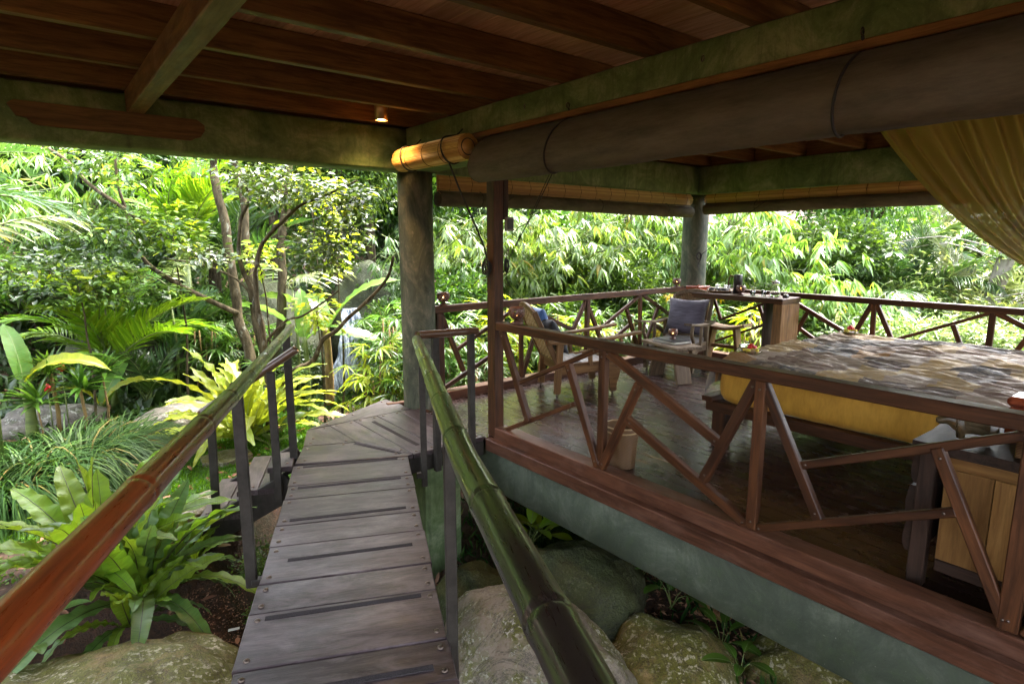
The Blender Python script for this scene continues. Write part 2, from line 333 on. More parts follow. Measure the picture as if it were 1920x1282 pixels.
def barmesh(L, w, h, mat, ch=None, taper=1.0):
    key = (round(L,4), round(w,4), round(h,4), mat.name, ch, taper)
    if key in _bar: return _bar[key]
    c = ch if ch is not None else min(.005, w*.18, h*.18)
    ring = [(-w/2+c,-h/2),(w/2-c,-h/2),(w/2,-h/2+c),(w/2,h/2-c),(w/2-c,h/2),(-w/2+c,h/2),(-w/2,h/2-c),(-w/2,-h/2+c)]
    e = min(c, L*.1); V = []
    for x, s in ((0, None), (e, 1), (L-e, 1), (L, None)):
        for (y, z) in ring:
            if s is None: y = max(-w/2+c, min(w/2-c, y)); z = max(-h/2+c, min(h/2-c, z))
            tp = 1 if x < L*.5 else taper
            V.append((x, y*tp, z*tp))
    F = []
    for i in range(3):
        for j in range(8):
            a, b = i*8+j, i*8+(j+1) % 8; F.append((a, a+8, b+8, b))
    F.append(tuple(range(8))); F.append(tuple(reversed(range(24, 32))))
    me = md('bar', V, F, mat); _bar[key] = me; return me
def frame(p0, d, up=(0,0,1)):
    x = Vector(d).normalized(); u = Vector(up)
    y = u.cross(x)
    if y.length < 1e-4: y = Vector((0,1,0)).cross(x) if abs(x.y) < .9 else Vector((1,0,0)).cross(x)
    y.normalize(); z = x.cross(y)
    m = Matrix((x, y, z)).transposed().to_4x4(); m.translation = Vector(p0); return m
def bar(name, p0, p1, w, h, mat, parent=None, up=(0,0,1), ch=None, **t):
    """a bar of width w (sideways) and height h (along up) from p0 to p1, long axis = local X"""
    p0, p1 = Vector(p0), Vector(p1); L = (p1-p0).length
    return obj(name, barmesh(L, w, h, M[mat], ch), parent, frame(p0, p1-p0, up), **t)
def box(name, lo, hi, mat, parent=None, along='x', ch=None, **t):
    lo, hi = Vector(lo), Vector(hi); c = (lo+hi)/2; s = hi-lo
    if along == 'x': return bar(name, (lo.x, c.y, c.z), (hi.x, c.y, c.z), s.y, s.z, mat, parent, (0,0,1), ch, **t)
    if along == 'y': return bar(name, (c.x, lo.y, c.z), (c.x, hi.y, c.z), s.x, s.z, mat, parent, (0,0,1), ch, **t)
    return bar(name, (c.x, c.y, lo.z), (c.x, c.y, hi.z), s.y, s.x, mat, parent, (1,0,0), ch, **t)
def lathe(prof, n=24, cap=True):
    V, F = [], []
    for (r, z) in prof:
        for j in range(n):
            a = 2*math.pi*j/n; V.append((r*math.cos(a), r*math.sin(a), z))
    for i in range(len(prof)-1):
        for j in range(n):
            a, b = i*n+j, i*n+(j+1) % n; F.append((a, b, b+n, a+n))
    if cap:
        if prof[0][0] > 1e-4: F.append(tuple(reversed(range(n))))
        if prof[-1][0] > 1e-4: F.append(tuple(range((len(prof)-1)*n, len(prof)*n)))
    return V, F
def lat(name, prof, mat, loc, parent=None, n=24, cap=True, smooth=True, rz=0, **t):
    V, F = lathe(prof, n, cap)
    return obj(name, md(name, V, F, M[mat], smooth), parent, Matrix.Translation(loc) @ Matrix.Rotation(rz, 4, 'Z'), **t)
def tube(pts, rad, n=8, cap=True):
    pts = [Vector(p) for p in pts]; V, F = [], []
    u = Vector((.13,.21,.97))
    for i, p in enumerate(pts):
        d = (pts[min(i+1, len(pts)-1)]-pts[max(i-1, 0)]).normalized()
        a = d.cross(u)
        if a.length < .05: a = d.cross(Vector((1,0,0)))
        a.normalize(); b = d.cross(a); u = -b if False else u
        r = rad[i] if isinstance(rad, (list, tuple)) else rad
        for j in range(n):
            t = 2*math.pi*j/n; V.append(p + a*math.cos(t)*r + b*math.sin(t)*r)
    for i in range(len(pts)-1):
        for j in range(n):
            a, b = i*n+j, i*n+(j+1) % n; F.append((a, b, b+n, a+n))
    if cap: F.append(tuple(reversed(range(n)))); F.append(tuple(range((len(pts)-1)*n, len(pts)*n)))
    return V, F
class MB:
    def __init__(s): s.V = []; s.F = []; s.mi = []
    def add(s, vf, mi=0):
        o = len(s.V); s.V += [tuple(v) for v in vf[0]]; s.F += [tuple(i+o for i in f) for f in vf[1]]; s.mi += [mi]*len(vf[1]); return s
    def build(s, name, mats, parent=None, smooth=True, W=None, **t):
        return obj(name, md(name, s.V, s.F, mats, smooth, s.mi if any(s.mi) else None), parent, W, **t)
def smoothpath(pts, k=4):
    pts = [Vector(p) for p in pts]; out = []
    for i in range(len(pts)-1):
        p0, p1, p2, p3 = pts[max(i-1,0)], pts[i], pts[i+1], pts[min(i+2,len(pts)-1)]
        for j in range(k):
            t = j/k
            out.append(.5*((2*p1)+(p2-p0)*t+(2*p0-5*p1+4*p2-p3)*t*t+(3*p1-p0-3*p2+p3)*t**3))
    out.append(pts[-1]); return out
# ================================================================= STRUCTURE
def sstep(a, b, x):
    t = max(0., min(1., (x-a)/(b-a))); return t*t*(3-2*t)
def gz(x, y):
    z = -1.35 + .85*sstep(4.0, 5.2, y - .55*(x-1.0)*(1 if x < 2.6 else 0) - (0.88 if x >= 2.6 else 0)*1.0)
    if x > 2.6: z = -1.15 + .35*sstep(4.6, 6.2, y)
    if 2.2 < x <= 2.6:
        t = (x-2.2)/.4; z = z*(1-t)+(-1.15 + .35*sstep(4.6, 6.2, y))*t
    if x < .9 and y < 5: z = max(z, -.95 + .45*sstep(3.6, 4.8, y))
    z += .42*max(0, y-9.5)*(1-sstep(8, 16, x))
    z -= .22*min(18, max(0, x-8.0))
    r = math.hypot(x-4, y-3); z += .30*max(0, r-34)
    z += .05*noise.noise(Vector((x*.9, y*.9, 0))) + .25*noise.noise(Vector((x*.13, y*.13, 4)))*sstep(9, 14, r)
    return z
def grid_axis(a, b, fine0, fine1, f, c):
    out = []; v = a
    while v < b:
        out.append(v); v += f if fine0 <= v <= fine1 else c
    out.append(b); return out
gx = grid_axis(-60, 90, -3, 12, .25, 3.0); gy = grid_axis(-60, 90, -2, 16, .25, 3.0)
V = [(x, y, gz(x, y)) for y in gy for x in gx]; nx = len(gx)
F = [(j*nx+i, j*nx+i+1, (j+1)*nx+i+1, (j+1)*nx+i) for j in range(len(gy)-1) for i in range(nx-1)]
obj('ground', md('ground', V, F, M['soil'], True), kind='structure')
# lawn sheet draped a little above the soil
lx0, lx1, ly0, ly1 = -1.5, 2.9, 5.15, 8.6; V = []; n1, n2 = 46, 36
for j in range(n2):
    for i in range(n1):
        x = lx0+(lx1-lx0)*i/(n1-1); y = ly0+(ly1-ly0)*j/(n2-1)
        e = min(i, n1-1-i, j, n2-1-j); V.append((x, y, gz(x, y) + (.012 if e > 0 else -.05) + .004*noise.noise(Vector((x*3,y*3,1)))))
F = [(j*n1+i, j*n1+i+1, (j+1)*n1+i+1, (j+1)*n1+i) for j in range(n2-1) for i in range(n1-1)]
obj('lawn', md('lawn', V, F, M['lawn'], True), kind='structure')

# ---- floor of the pavilion
FX0, FX1, FY0, FY1 = 2.95, 7.25, -1.6, 5.05
fl = thing('floor', 'dark polished plank floor of the raised pavilion', None, (0,0,0), kind='structure')
nb = 30; bw = (FX1-FX0)/nb
for i in range(nb):
    x = FX0+bw*(i+.5)
    bar('floor_board', (x, FY0, -.0125), (x, FY1, -.0125), bw-.002, .025, 'floor', fl, ch=.0018)
box('floor_underlay', (FX0, FY0, -.06), (FX1, FY1, -.03), 'darkwood', fl)
# threshold boards between the railing posts, by the bridge end
for i, (y0, y1) in enumerate(((3.85, 4.17), (4.174, 4.49), (4.494, 4.81))):
    bar('floor_board', (2.80, (y0+y1)/2, -.0125), (2.95, (y0+y1)/2, -.0125), y1-y0-.003, .025, 'floor', fl, ch=.0018)

def beam(name, lo, hi, along, mat, label, rough=.012, cat='beam', lab=True):
    """concrete beam with softly uneven faces"""
    lo, hi = Vector(lo), Vector(hi); L = (hi-lo)[0 if along == 'x' else 1]; n = max(8, int(L/.12))
    a, b = ((lo.y, hi.y) if along == 'x' else (lo.x, hi.x)); c = .015
    ring = [(a+c,lo.z),(b-c,lo.z),(b,lo.z+c),(b,(lo.z+hi.z)/2),(b,hi.z-c),(b-c,hi.z),(a+c,hi.z),(a,hi.z-c),(a,(lo.z+hi.z)/2),(a,lo.z+c)]
    V, F = [], []; m = len(ring)
    for i in range(n+1):
        t = (lo.x if along == 'x' else lo.y) + L*i/n
        for (p, q) in ring:
            d = noise.noise(Vector((t*1.3, p*3, q*3)))*rough
            pp = p + (d if p > (a+b)/2 else -d)*.5; qq = q + d*.5
            V.append((t, pp, qq) if along == 'x' else (pp, t, qq))
    for i in range(n):
        for j in range(m):
            p, q = i*m+j, i*m+(j+1) % m; F.append((p, q, q+m, p+m))
    F.append(tuple(range(m))); F.append(tuple(range(n*m, n*m+m)))
    o = obj(name, md(name, V, F, M[mat], True), kind='structure'); o['label'] = label
    return o
beam('beam', (-2.2, 4.97, 2.245), (2.745, 5.27, 2.6), 'x', 'concrete', 'green stained concrete beam over the garden side of the walkway')
bA = beam('beam', (2.75, -1.8, 2.245), (3.05, 5.27, 2.61), 'y', 'concrete', 'green stained concrete beam above the long canvas blind')
beam('beam', (3.055, 4.98, 2.24), (7.245, 5.26, 2.6), 'x', 'concrete', 'concrete beam over the far railing between the two columns')
beam('beam', (7.25, -1.8, 2.235), (7.55, 5.27, 2.6), 'y', 'concrete', 'concrete beam over the valley side railing')
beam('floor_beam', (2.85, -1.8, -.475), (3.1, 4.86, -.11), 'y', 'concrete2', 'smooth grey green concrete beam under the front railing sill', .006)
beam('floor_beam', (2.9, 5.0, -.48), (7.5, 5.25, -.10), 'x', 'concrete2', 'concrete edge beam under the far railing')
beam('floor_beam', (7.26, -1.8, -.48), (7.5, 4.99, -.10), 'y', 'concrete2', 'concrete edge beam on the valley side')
# wooden plaque let into the garden beam
pl = MB()
out = [(.0,2.42),(.03,2.38),(.09,2.375),(.12,2.345),(.16,2.335),(1.24,2.325),(1.28,2.345),(1.32,2.355),(1.36,2.40),(1.36,2.44),(1.30,2.475),(.02,2.475),(-.02,2.45)]
out = [(x*.8+.0, z) for x, z in out]; V = [(x-.01, 4.972, z) for x, z in out]+[(x-.01, 4.940, z) for x, z in out]; n = len(out)
F = [tuple(range(n, 2*n))]+[(i, (i+1) % n, n+(i+1) % n, n+i) for i in range(n)]
pl.add((V, F)); pl.build('beam_plaque', M['rafter'], bpy.data.objects['beam'], False)

def column(x, y, z0, z1, r, label):
    n, V, F = 32, [], []; m = 26
    for i in range(m+1):
        z = z0+(z1-z0)*i/m
        for j in range(n):
            a = 2*math.pi*j/n; rr = r*(1+.018*noise.noise(Vector((math.cos(a)*1.5, math.sin(a)*1.5, z*1.4))))
            V.append((rr*math.cos(a), rr*math.sin(a), z))
    for i in range(m):
        for j in range(n):
            a, b = i*n+j, i*n+(j+1) % n; F.append((a, b, b+n, a+n))
    F.append(tuple(range(m*n, m*n+n))); F.append(tuple(reversed(range(n))))
    o = obj('column', md('column', V, F, M['column'], True), None, Matrix.Translation((x, y, 0)), kind='structure'); o['label'] = label; return o
column(2.905, 5.12, -1.4, 2.244, .165, 'round mottled concrete column at the end of the bridge')
column(7.42, 5.12, -2.2, 2.234, .175, 'round grey concrete column at the far corner of the pavilion')
column(3.0, .15, -1.9, 2.24, .165, 'round concrete column at the near end of the front railing')
column(7.42, -1.6, -3.2, 2.23, .165, 'round concrete column on the valley side')
column(-1.9, 5.12, -1.2, 2.24, .165, 'round concrete column far left of the walkway roof')
beam('beam', (7.2, 4.96, 2.1), (7.24, 4.97, 2.11), 'x', 'concrete', 'tiny concrete drip lip beside the corner column') if False else None

# ---- ceiling: rafters, purlin and boards
ce = thing('ceiling', 'timber ceiling of boards over dark rafters', None, (0,0,0), kind='structure')
for y in (4.93, 4.29, 3.63, 2.96, 2.27, 1.64, .98, .32, -.34, -1.0, -1.66):
    bar('rafter', (-2.4, y, 2.699), (8.3, y, 2.699), .062, .168, 'rafter', ce)
bx = -2.4; i = 0
while bx < 8.3:
    w = .165
    bar('ceiling_board', (bx+w/2, -2.4, 2.796), (bx+w/2, 5.9, 2.796), w-.003, .02, 'ceil', ce, ch=.002); bx += w
for y0_ in (5.12,): bar('leak_board', (-2.4, y0_, 2.693), (8.3, y0_, 2.693), .03, .18, 'rafter', ce)  # two boards added only to stop daylight leaking in above the beams
bar('leak_board', (7.40, -1.9, 2.693), (7.40, 5.1, 2.693), .03, .18, 'rafter', ce)
bar('purlin', (.655, -2.2, 2.543), (.655, 4.968, 2.543), .105, .14, 'rafter', ce)
bar('purlin', (-2.0, -2.2, 2.543), (-2.0, 4.968, 2.543), .105, .14, 'rafter', ce)
bar('wall_plate', (4.2, -1.75, 2.60), (4.2, 4.97, 2.60), .05, .02, 'rafter', ce)
box('roof', (-2.5, -2.5, 2.812), (8.4, 6.0, 2.90), 'darkwood', kind='structure')
# the small grey barge board that shows under the eave by the column
bar('eave_board', (2.2, 6.0, 2.84), (3.1, 6.0, 2.55), .03, .16, 'gable', kind='structure')

# ---- front sill: outer ledge + kerb, far and valley kerbs
ks = thing('sill', 'red brown timber sill along the front of the pavilion', None, (0,0,0), kind='structure')
bar('outer_ledge', (2.825, -1.8, -.058), (2.825, 3.86, -.058), .065, .10, 'kerb', ks)
bar('kerb', (2.925, -1.8, .01), (2.925, 3.84, .01), .128, .14, 'kerb', ks)
bar('outer_ledge', (2.825, 4.86, -.058), (2.825, 5.0, -.058), .065, .10, 'kerb', ks)
bar('kerb', (3.05, 5.12, .02), (7.25, 5.12, .02), .14, .13, 'kerb', ks)
bar('kerb', (7.34, -1.7, .02), (7.34, 4.95, .02), .14, .13, 'kerb', ks)
bar('kerb_end', (2.62, 5.30, -.03), (3.05, 5.22, -.03), .06, .08, 'kerb', ks)

# ---- railings with the irregular braces, each brace its own piece
_bl = []
def _bolt():
    if not _bl: V, F = lathe([(.0075,0),(.0065,.003),(.0001,.0045)], 8, False); _bl.append(md('bolt', V, F, M['stud'], True))
    return _bl[0]
def lattice(name, label, X, Wf, posts, braces, top, r=.045, topw=.085, toph=.065):
    root = thing(name, label, 'railing', Wf(X[0], 0, 0))
    a, b = Wf(top[0], 0, .937), Wf(top[1], 0, .937)
    bar('top_rail', a, b, topw, toph, 'rail', root)
    for (s, z0, z1, w) in posts: bar('post', Wf(s, 0, z0), Wf(s, 0, z1), w, w, 'rail', root, up=(1,0,0))
    for i, (s0, z0, s1, z1, w) in enumerate(braces):
        off = (-.006, .0, .006)[i % 3]
        p0, p1 = Vector(Wf(s0, off, z0)), Vector(Wf(s1, off, z1))
        o_ = bar('brace', p0, p1, w, w*.8, 'rail', root, up=(1,0,0))
        dd = (p1-p0).normalized()
        for e_ in (p0+dd*.045, p1-dd*.045):
            obj('bolt', _bolt(), o_, Matrix.Translation(e_+Vector((-w*.4, 0, 0))) @ Matrix.Rotation(-math.pi/2, 4, 'Y'))
    return root
fr = lambda s, o, z: (2.9+o, s, z)
T, B = .903, .083
def panel(s, d, kind):
    """braces of one bay from s towards s+d (d = +-1 unit bay 1.09)"""
    q = lambda t: s+d*t
    if kind == 'A': return [(q(.0),T,q(.34),.22,.055),(q(1.06),T,q(.19),.50,.035),(q(.0),B-.02,q(.84),.478,.035),(q(.77),.755,q(1.08),B,.055),(q(1.10),T,q(1.10),B,.06)]
    return [(q(.0),T,q(.90),.49,.055),(q(.31),.735,q(.01),B,.055),(q(.21),.483,q(1.10),B,.055),(q(1.08),T,q(.79),.25,.055),(q(1.11),T,q(1.11),B,.058)]
br = panel(3.755, -1, 'A') + panel(2.655, -1, 'B')
br += [(1.541,T,1.201,.251,.05),(1.333,.501,.44,.903,.04),(1.541,B,.663,.508,.04),(.76,.76,.449,B,.05),(.45,T,.45,B,.07)]
br += panel(.40, -1, 'B')
lattice('front_railing', 'brown timber railing with slanted braces along the front edge', (3.8,), fr, [], br, (-1.6, 3.80))
post = thing('timber_post', 'tall square timber post with a dark cable channel', 'post', (2.905, 3.86, -.005))
bar('post_shaft', (2.908, 3.865, -.005), (2.908, 3.865, 2.243), .10, .095, 'rail', post, up=(1,0,0))
bar('cable_channel', (2.985, 3.84, 1.78), (2.985, 3.84, 2.243), .045, .05, 'darkwood', post, up=(1,0,0))
so = thing('socket_box', 'small grey electrical socket box on the timber post', 'socket', (2.99, 3.80, 1.70))
box('socket_housing', (2.96, 3.785, 1.69), (3.04, 3.812, 1.80), 'socket', so)
box('socket_face', (2.972, 3.778, 1.705), (3.028, 3.786, 1.785), 'blackp', so, ch=.001)
fa = lambda s, o, z: (s, 5.13+o, z)
fb = [(3.17,.87,3.43,.26,.05),(4.20,.90,3.36,.50,.04),(3.81+.25,.49,3.2,.11,.045),(4.215,.90,4.215,.083,.05),(4.44,.60,4.24,.09,.05),(4.24,.90,5.1,.52,.045),(4.44,.50,5.24,.09,.045),(5.254,.90,4.90,.32,.05),(5.254,.90,5.60,.26,.05),(5.27,.90,5.27,.09,.06),
 (6.28,.90,5.46,.49,.04),(6.283,.90,6.316,.09,.05),(6.0,.734,6.29,.09,.05),(6.32,.90,7.1,.50,.045),(6.12,.53,5.28,.11,.045),(6.66,.73,6.33,.09,.045),(6.55,.50,7.25,.11,.045)]
fb = [(a, b, c, d, e) for a, b, c, d, e in fb]
root = thing('far_railing', 'brown timber railing with slanted braces on the garden side', 'railing', (3.15, 5.13, .085))
bar('top_rail', (3.07, 5.13, .935), (7.26, 5.13, .935), .085, .07, 'rail', root)
bar('post', (3.14, 5.13, .085), (3.14, 5.13, .90), .085, .085, 'rail', root, up=(1,0,0))
for i, (a_, b_, c_, d_, w) in enumerate(fb):
    o_ = (-.008, 0, .008)[i % 3]; bar('brace', (a_, 5.13+o_, b_), (c_, 5.13+o_, d_), w, w*.8, 'rail', root, up=(0,1,0))
root = thing('valley_railing', 'brown timber railing with slanted braces on the valley side', 'railing', (7.33, 4.9, .085))
bar('top_rail', (7.33, -1.5, .945), (7.33, 5.0, .945), .085, .065, 'rail', root)
rb = [(4.729,.90,4.571,.55,.045),(4.60,.531,3.72,.92,.03),(4.035,.78,3.74,.09,.045),(4.69,.21,3.92,.55,.03),(4.82,.90,4.82,.09,.055)]
rb += [(3.70,.92,2.80,.48,.05),(3.398,.755,3.69,.09,.045),(3.492,.547,2.72,.09,.045),(2.694,.92,2.98,.26,.05),(2.67,.92,2.64,.09,.05),(2.65,.92,2.33,.27,.05)]
rb += [(1.60,.92,2.45,.53,.035),(1.917,.767,1.63,.09,.045),(2.64,.09,1.75,.49,.035),(1.602,.92,1.605,.09,.055),(1.58,.92,.70,.48,.05),(1.3,.75,1.59,.09,.045),(1.4,.54,.5,.09,.045),(.5,.92,.5,.09,.055),(.5,.9,-.4,.48,.05),(-.6,.9,-.6,.09,.055)]
for i, (a_, b_, c_, d_, w) in enumerate(rb):
    o_ = (-.008, 0, .008)[i % 3]; bar('brace', (7.33+o_, a_, b_), (7.33+o_, c_, d_), w, w*.8, 'rail', root, up=(1,0,0))

# ================================================================= BRIDGE
ud = Vector((.4141, .9102, 0)).normalized(); nd = Vector((ud.y, -ud.x, 0))
def UV(u, n, z=0): return ud*u + nd*n + Vector((0,0,z))
bridge = thing('footbridge', 'narrow footbridge of worn purple brown boards with studs', 'footbridge', UV(2.2, -.13, -.10))
def studs(board, pts):
    for p in pts:
        V, F = lathe([(.0135,0),(.0125,.004),(.008,.0072),(.0001,.0085)], 10)
        obj('stud', _stud, board, Matrix.Translation(p))
V, F = lathe([(.0135,0),(.0125,.004),(.008,.0072),(.0001,.0085)], 10, False); _stud = md('stud', V, F, M['stud'], True)
def plank(name, poly, z, th, parent, mat='deck', c=.004, grain=None):
    """a board from a convex polygon (world xy), chamfered top edge, local X along its grain"""
    ctr = sum((Vector((p[0], p[1], 0)) for p in poly), Vector())/len(poly)
    g = Vector(grain) if grain is not None else nd
    W = frame((ctr.x, ctr.y, z), g); Wi = W.inverted(); L = [Wi @ Vector((p[0], p[1], z)) for p in poly]
    n = len(L)
    def inset(pts, d):
        out = []
        for i in range(n):
            a, b, e = pts[i-1], pts[i], pts[(i+1) % n]
            d1 = (b-a).normalized(); d2 = (e-b).normalized(); bis = (-d1+d2)
            if bis.length < 1e-3: bis = Vector((-d1.y, d1.x, 0))
            bis.normalize(); cr = d1.cross(d2).z; s = d/max(.35, math.sqrt(max(0, (1-d1.dot(d2))/2)) if abs(cr) > 1e-3 else 1)
            cc = sum(pts, Vector())/n
            if bis.dot(cc-b) < 0: bis = -bis
            out.append(b+bis*s)
        return out
    I = inset(L, c); V = [(p.x, p.y, -th) for p in L]+[(p.x, p.y, -c) for p in L]+[(p.x, p.y, 0) for p in I]
    F = [tuple(reversed(range(n)))]+[(i, (i+1) % n, n+(i+1) % n, n+i) for i in range(n)]+[(n+i, n+(i+1) % n, 2*n+(i+1) % n, 2*n+i) for i in range(n)]+[tuple(range(2*n, 3*n))]
    a2 = sum(L[i].x*L[(i+1) % n].y-L[(i+1) % n].x*L[i].y for i in range(n))
    if a2 < 0: F = [tuple(reversed(f)) for f in F]
    return obj(name, md('plank', V, F, M[mat]), parent, W)
seams = [4.384, 4.010, 3.795, 3.430, 3.183, 2.822, 2.583, 2.220, 1.98, 1.61, 1.37, 1.0, .76, .39, .15, -.22, -.46, -.83]
strip_at = {0: .9, 1: .8, 2: .15, 4: .55, 6: .88, 7: .3, 9: .5, 11: .5}
NL, NR = -.538, .286
for i in range(len(seams)-1):
    u1, u0 = seams[i]-.003, seams[i+1]+.003
    ex = rnd.uniform(-.006, .006)
    b_ = plank('board', [UV(u0, NL+ex)[:2], UV(u0, NR+ex)[:2], UV(u1, NR+ex)[:2], UV(u1, NL+ex)[:2]], rnd.uniform(-.003, .002), .035, bridge)
    z = .001
    studs(b_, [UV(u0+.05, NL+.04, z), UV(u1-.05, NL+.04, z), UV(u0+.05, NR-.04, z), UV(u1-.05, NR-.04, z)])
    if i in strip_at:
        us = u0+(u1-u0)*strip_at[i]; us = min(max(us, u0+.03), u1-.035)
        bar('grip_strip', UV(us, NL+.07+(.04 if i == 4 else 0), .001), UV(us+.01, NR-.08, .001), .03, .005, 'grit', b_, ch=.001)
for n_ in (NL+.05, -.13, NR-.05):
    bar('stringer', UV(-.9, n_, -.095), UV(4.36, n_, -.095), .05, .115, 'steel', bridge)
# fan shaped landing
land = thing('landing', 'landing of fan set dark boards joining bridge and pavilion', 'landing', (2.1, 4.5, -.10))
def pp(name, poly, grain, st=(), z=0, sc_=1):
    b_ = plank(name, poly, z, .035, land, grain=grain); studs(b_, [Vector((x, y, z)) for x, y in st]); return b_
def pp(name, poly, grain, st=(), z=0):
    b_ = plank(name, poly, z, .035, land, grain=grain); studs(b_, [Vector((x, y, z+.001)) for x, y in st]); return b_
gy_ = Vector((0, 1, 0))
b_ = pp('board', [(1.348,4.250),(2.081,3.892),(2.128,3.892),(1.905,4.422),(1.534,4.590)], nd, [(1.43,4.27),(1.53,4.50),(1.80,4.43),(2.03,3.98)])
bar('grip_strip', (1.88,4.40,.001), (2.06,3.96,.001), .03, .005, 'grit', b_, ch=.001)
b_ = pp('board', [(1.535,4.600),(1.901,4.433),(1.901,4.975),(1.700,4.980)], gy_, [(1.60,4.62),(1.66,4.72),(1.84,4.93),(1.85,4.50)])
b_ = pp('board', [(1.907,4.430),(2.132,3.895),(2.132,4.990),(1.907,4.978)], gy_, [(1.95,4.94),(2.09,4.94),(2.10,4.03)])
b_ = pp('board', [(2.138,3.885),(2.361,3.885),(2.361,4.994),(2.138,4.990)], gy_, [(2.18,4.95),(2.32,4.95),(2.18,3.93),(2.32,3.93)])
bar('grip_strip', (2.26,4.85,.001), (2.26,4.05,.001), .035, .005, 'grit', b_, ch=.001)
b_ = pp('board', [(2.367,3.885),(2.592,3.885),(2.592,5.002),(2.367,4.995)], gy_, [(2.41,4.95),(2.55,4.95),(2.41,3.93),(2.55,3.93)])
b_ = pp('board', [(2.598,3.885),(2.794,3.885),(2.794,4.93),(2.735,4.99),(2.598,5.002)], gy_, [(2.64,4.95),(2.64,3.93),(2.75,3.93)])
b_ = pp('board', [(1.712,4.990),(2.728,5.012),(2.735,5.22),(2.700,5.495)], Vector((.9,.45,0)), [(1.9,5.03),(2.2,5.16),(2.62,5.40),(2.66,5.06)])
box('edge_beam', (2.10, 3.89, -.16), (2.80, 3.95, -.04), 'steel', land)
bar('edge_beam', (1.40, 4.29, -.10), (1.72, 4.97, -.10), .05, .12, 'steel', land)
bar('edge_beam', (1.74, 5.0, -.10), (2.68, 5.46, -.10), .05, .12, 'steel', land)
# concrete pier under the landing
box('pier', (2.35, 4.1, -1.6), (2.7, 4.6, -.17), 'concrete', kind='structure')
bar('pier', UV(1.2, -.13, -1.9), UV(1.2, -.13, -.155), .3, .3, 'concrete', kind='structure')

# steps to the garden
st = thing('garden_steps', 'two dark wooden treads stepping down from landing to lawn', 'steps', UV(4.8, -1.0, -.5))
def tread(name, u0, u1, n0, n1, z, th=.04):
    b = plank(name, [UV(u0,n1)[:2], UV(u0,n0)[:2], UV(u1,n0)[:2], UV(u1,n1)[:2]], z, th, st, grain=ud)
    studs(b, [UV(u0+.06, n1+.04, z+.001), UV(u0+.06, n0-.04, z+.001)])
tread('tread', 4.40, 4.72, -.55, -.72, -.004)
tread('tread', 4.42, 5.15, -.66, -.795, -.17); tread('tread', 4.42, 5.15, -.80, -.94, -.17)
tread('tread', 4.42, 5.15, -.90, -1.045, -.34); tread('tread', 4.42, 5.15, -1.05, -1.20, -.34)
bar('riser', UV(4.44, -.70, -.115), UV(4.72, -.70, -.115), .03, .14, 'steel', st)
for u in (4.45, 5.1): bar('stringer', UV(u, -.56, -.16), UV(u, -1.22, -.50), .05, .20, 'steel', st)

# ---- bamboo handrails on steel posts
def culm(name, pts, rads, mat, nodes, parent, n=20):
    """jointed bamboo pole: rings stand proud at the nodes; local X runs along it"""
    pts = [Vector(p) for p in pts]; W = frame(pts[0], pts[-1]-pts[0]); Wi = W.inverted(); L = [Wi @ p for p in pts]
    tot = L[-1].x; prof = []; xs = sorted(set([0, tot]+[x+d for x in nodes for d in (-.03, -.011, -.003, .003, .011, .03)]+[tot*i/40 for i in range(41)]))
    def at(x):
        for a, b in zip(L, L[1:]):
            if x <= b.x+1e-6: t = (x-a.x)/(b.x-a.x); return a.lerp(b, t)
        return L[-1].copy()
    def rad(x):
        t = x/tot*(len(rads)-1); i = min(int(t), len(rads)-2); r = rads[i]+(rads[i+1]-rads[i])*(t-i)
        for nx in nodes:
            d = abs(x-nx)
            if d < .004: r *= .985
            elif d < .0125: r *= 1.065
            elif d < .032: r *= 1.025
        return r
    V, F = [], []
    for x in xs:
        c = at(x); r = rad(x)
        for j in range(n):
            a = 2*math.pi*j/n; V.append((x, c.y+r*math.cos(a), c.z+r*math.sin(a)))
    for i in range(len(xs)-1):
        for j in range(n):
            a, b = i*n+j, i*n+(j+1) % n; F.append((a, b, b+n, a+n))
    # hollow end
    k = (len(xs)-1)*n; c = at(tot); r = rad(tot)*.8; o = len(V)
    for j in range(n):
        a = 2*math.pi*j/n; V.append((tot, c.y+r*math.cos(a), c.z+r*math.sin(a)))
    for j in range(n): F.append((k+j, k+(j+1) % n, o+(j+1) % n, o+j))
    o2 = len(V)
    for j in range(n):
        a = 2*math.pi*j/n; V.append((tot-.08, c.y+r*math.cos(a), c.z+r*math.sin(a)))
    for j in range(n): F.append((o+j, o+(j+1) % n, o2+(j+1) % n, o2+j))
    F.append(tuple(range(o2, o2+n))); F.append(tuple(range(n)))
    return obj(name, md(name, V, F, M[mat], True), parent, W)
hl = thing('bridge_railing', 'red brown bamboo handrail on steel posts, garden side of bridge', 'handrail', (.70, 3.02, -.15))
P0, P1 = Vector((-.82, -.20, .975)), Vector((1.49, 4.57, .965)); dL = (P1-P0).length
def dist_nodes(P0, P1, ys): return [((y-P0.y)/(P1.y-P0.y))*(P1-P0).length for y in ys]
culm('handrail', [P0, (-.108,1.227,.968), (.086,1.62,.970), (.60,2.66,.970), P1], [.051,.049,.040,.031,.029], 'bam_red',
     dist_nodes(P0, P1, [.35, 1.02, 1.76, 2.28, 2.62, 3.0, 3.42, 3.85, 4.25]), hl)
for (x, y, z0) in ((.703, 3.016, -.13), (1.395, 4.41, -.13), (-.17, 1.1, -.13)):
    bar('post', (x, y, z0), (x, y, .945), .055, .03, 'steel', hl, up=(ud.x, ud.y, 0))
    bar('bracket', (x, y, z0+.03), Vector((x, y, z0+.03))+nd*.11, .05, .03, 'steel', hl)
hs_ = thing('step_railing', 'short dark bamboo handrail sloping down beside the garden steps', 'handrail', (1.2, 4.2, -.2))
culm('handrail', [(.80,4.48,.43), (1.40,4.21,.86)], [.03,.03], 'bam_dark', [.25,.5], hs_)
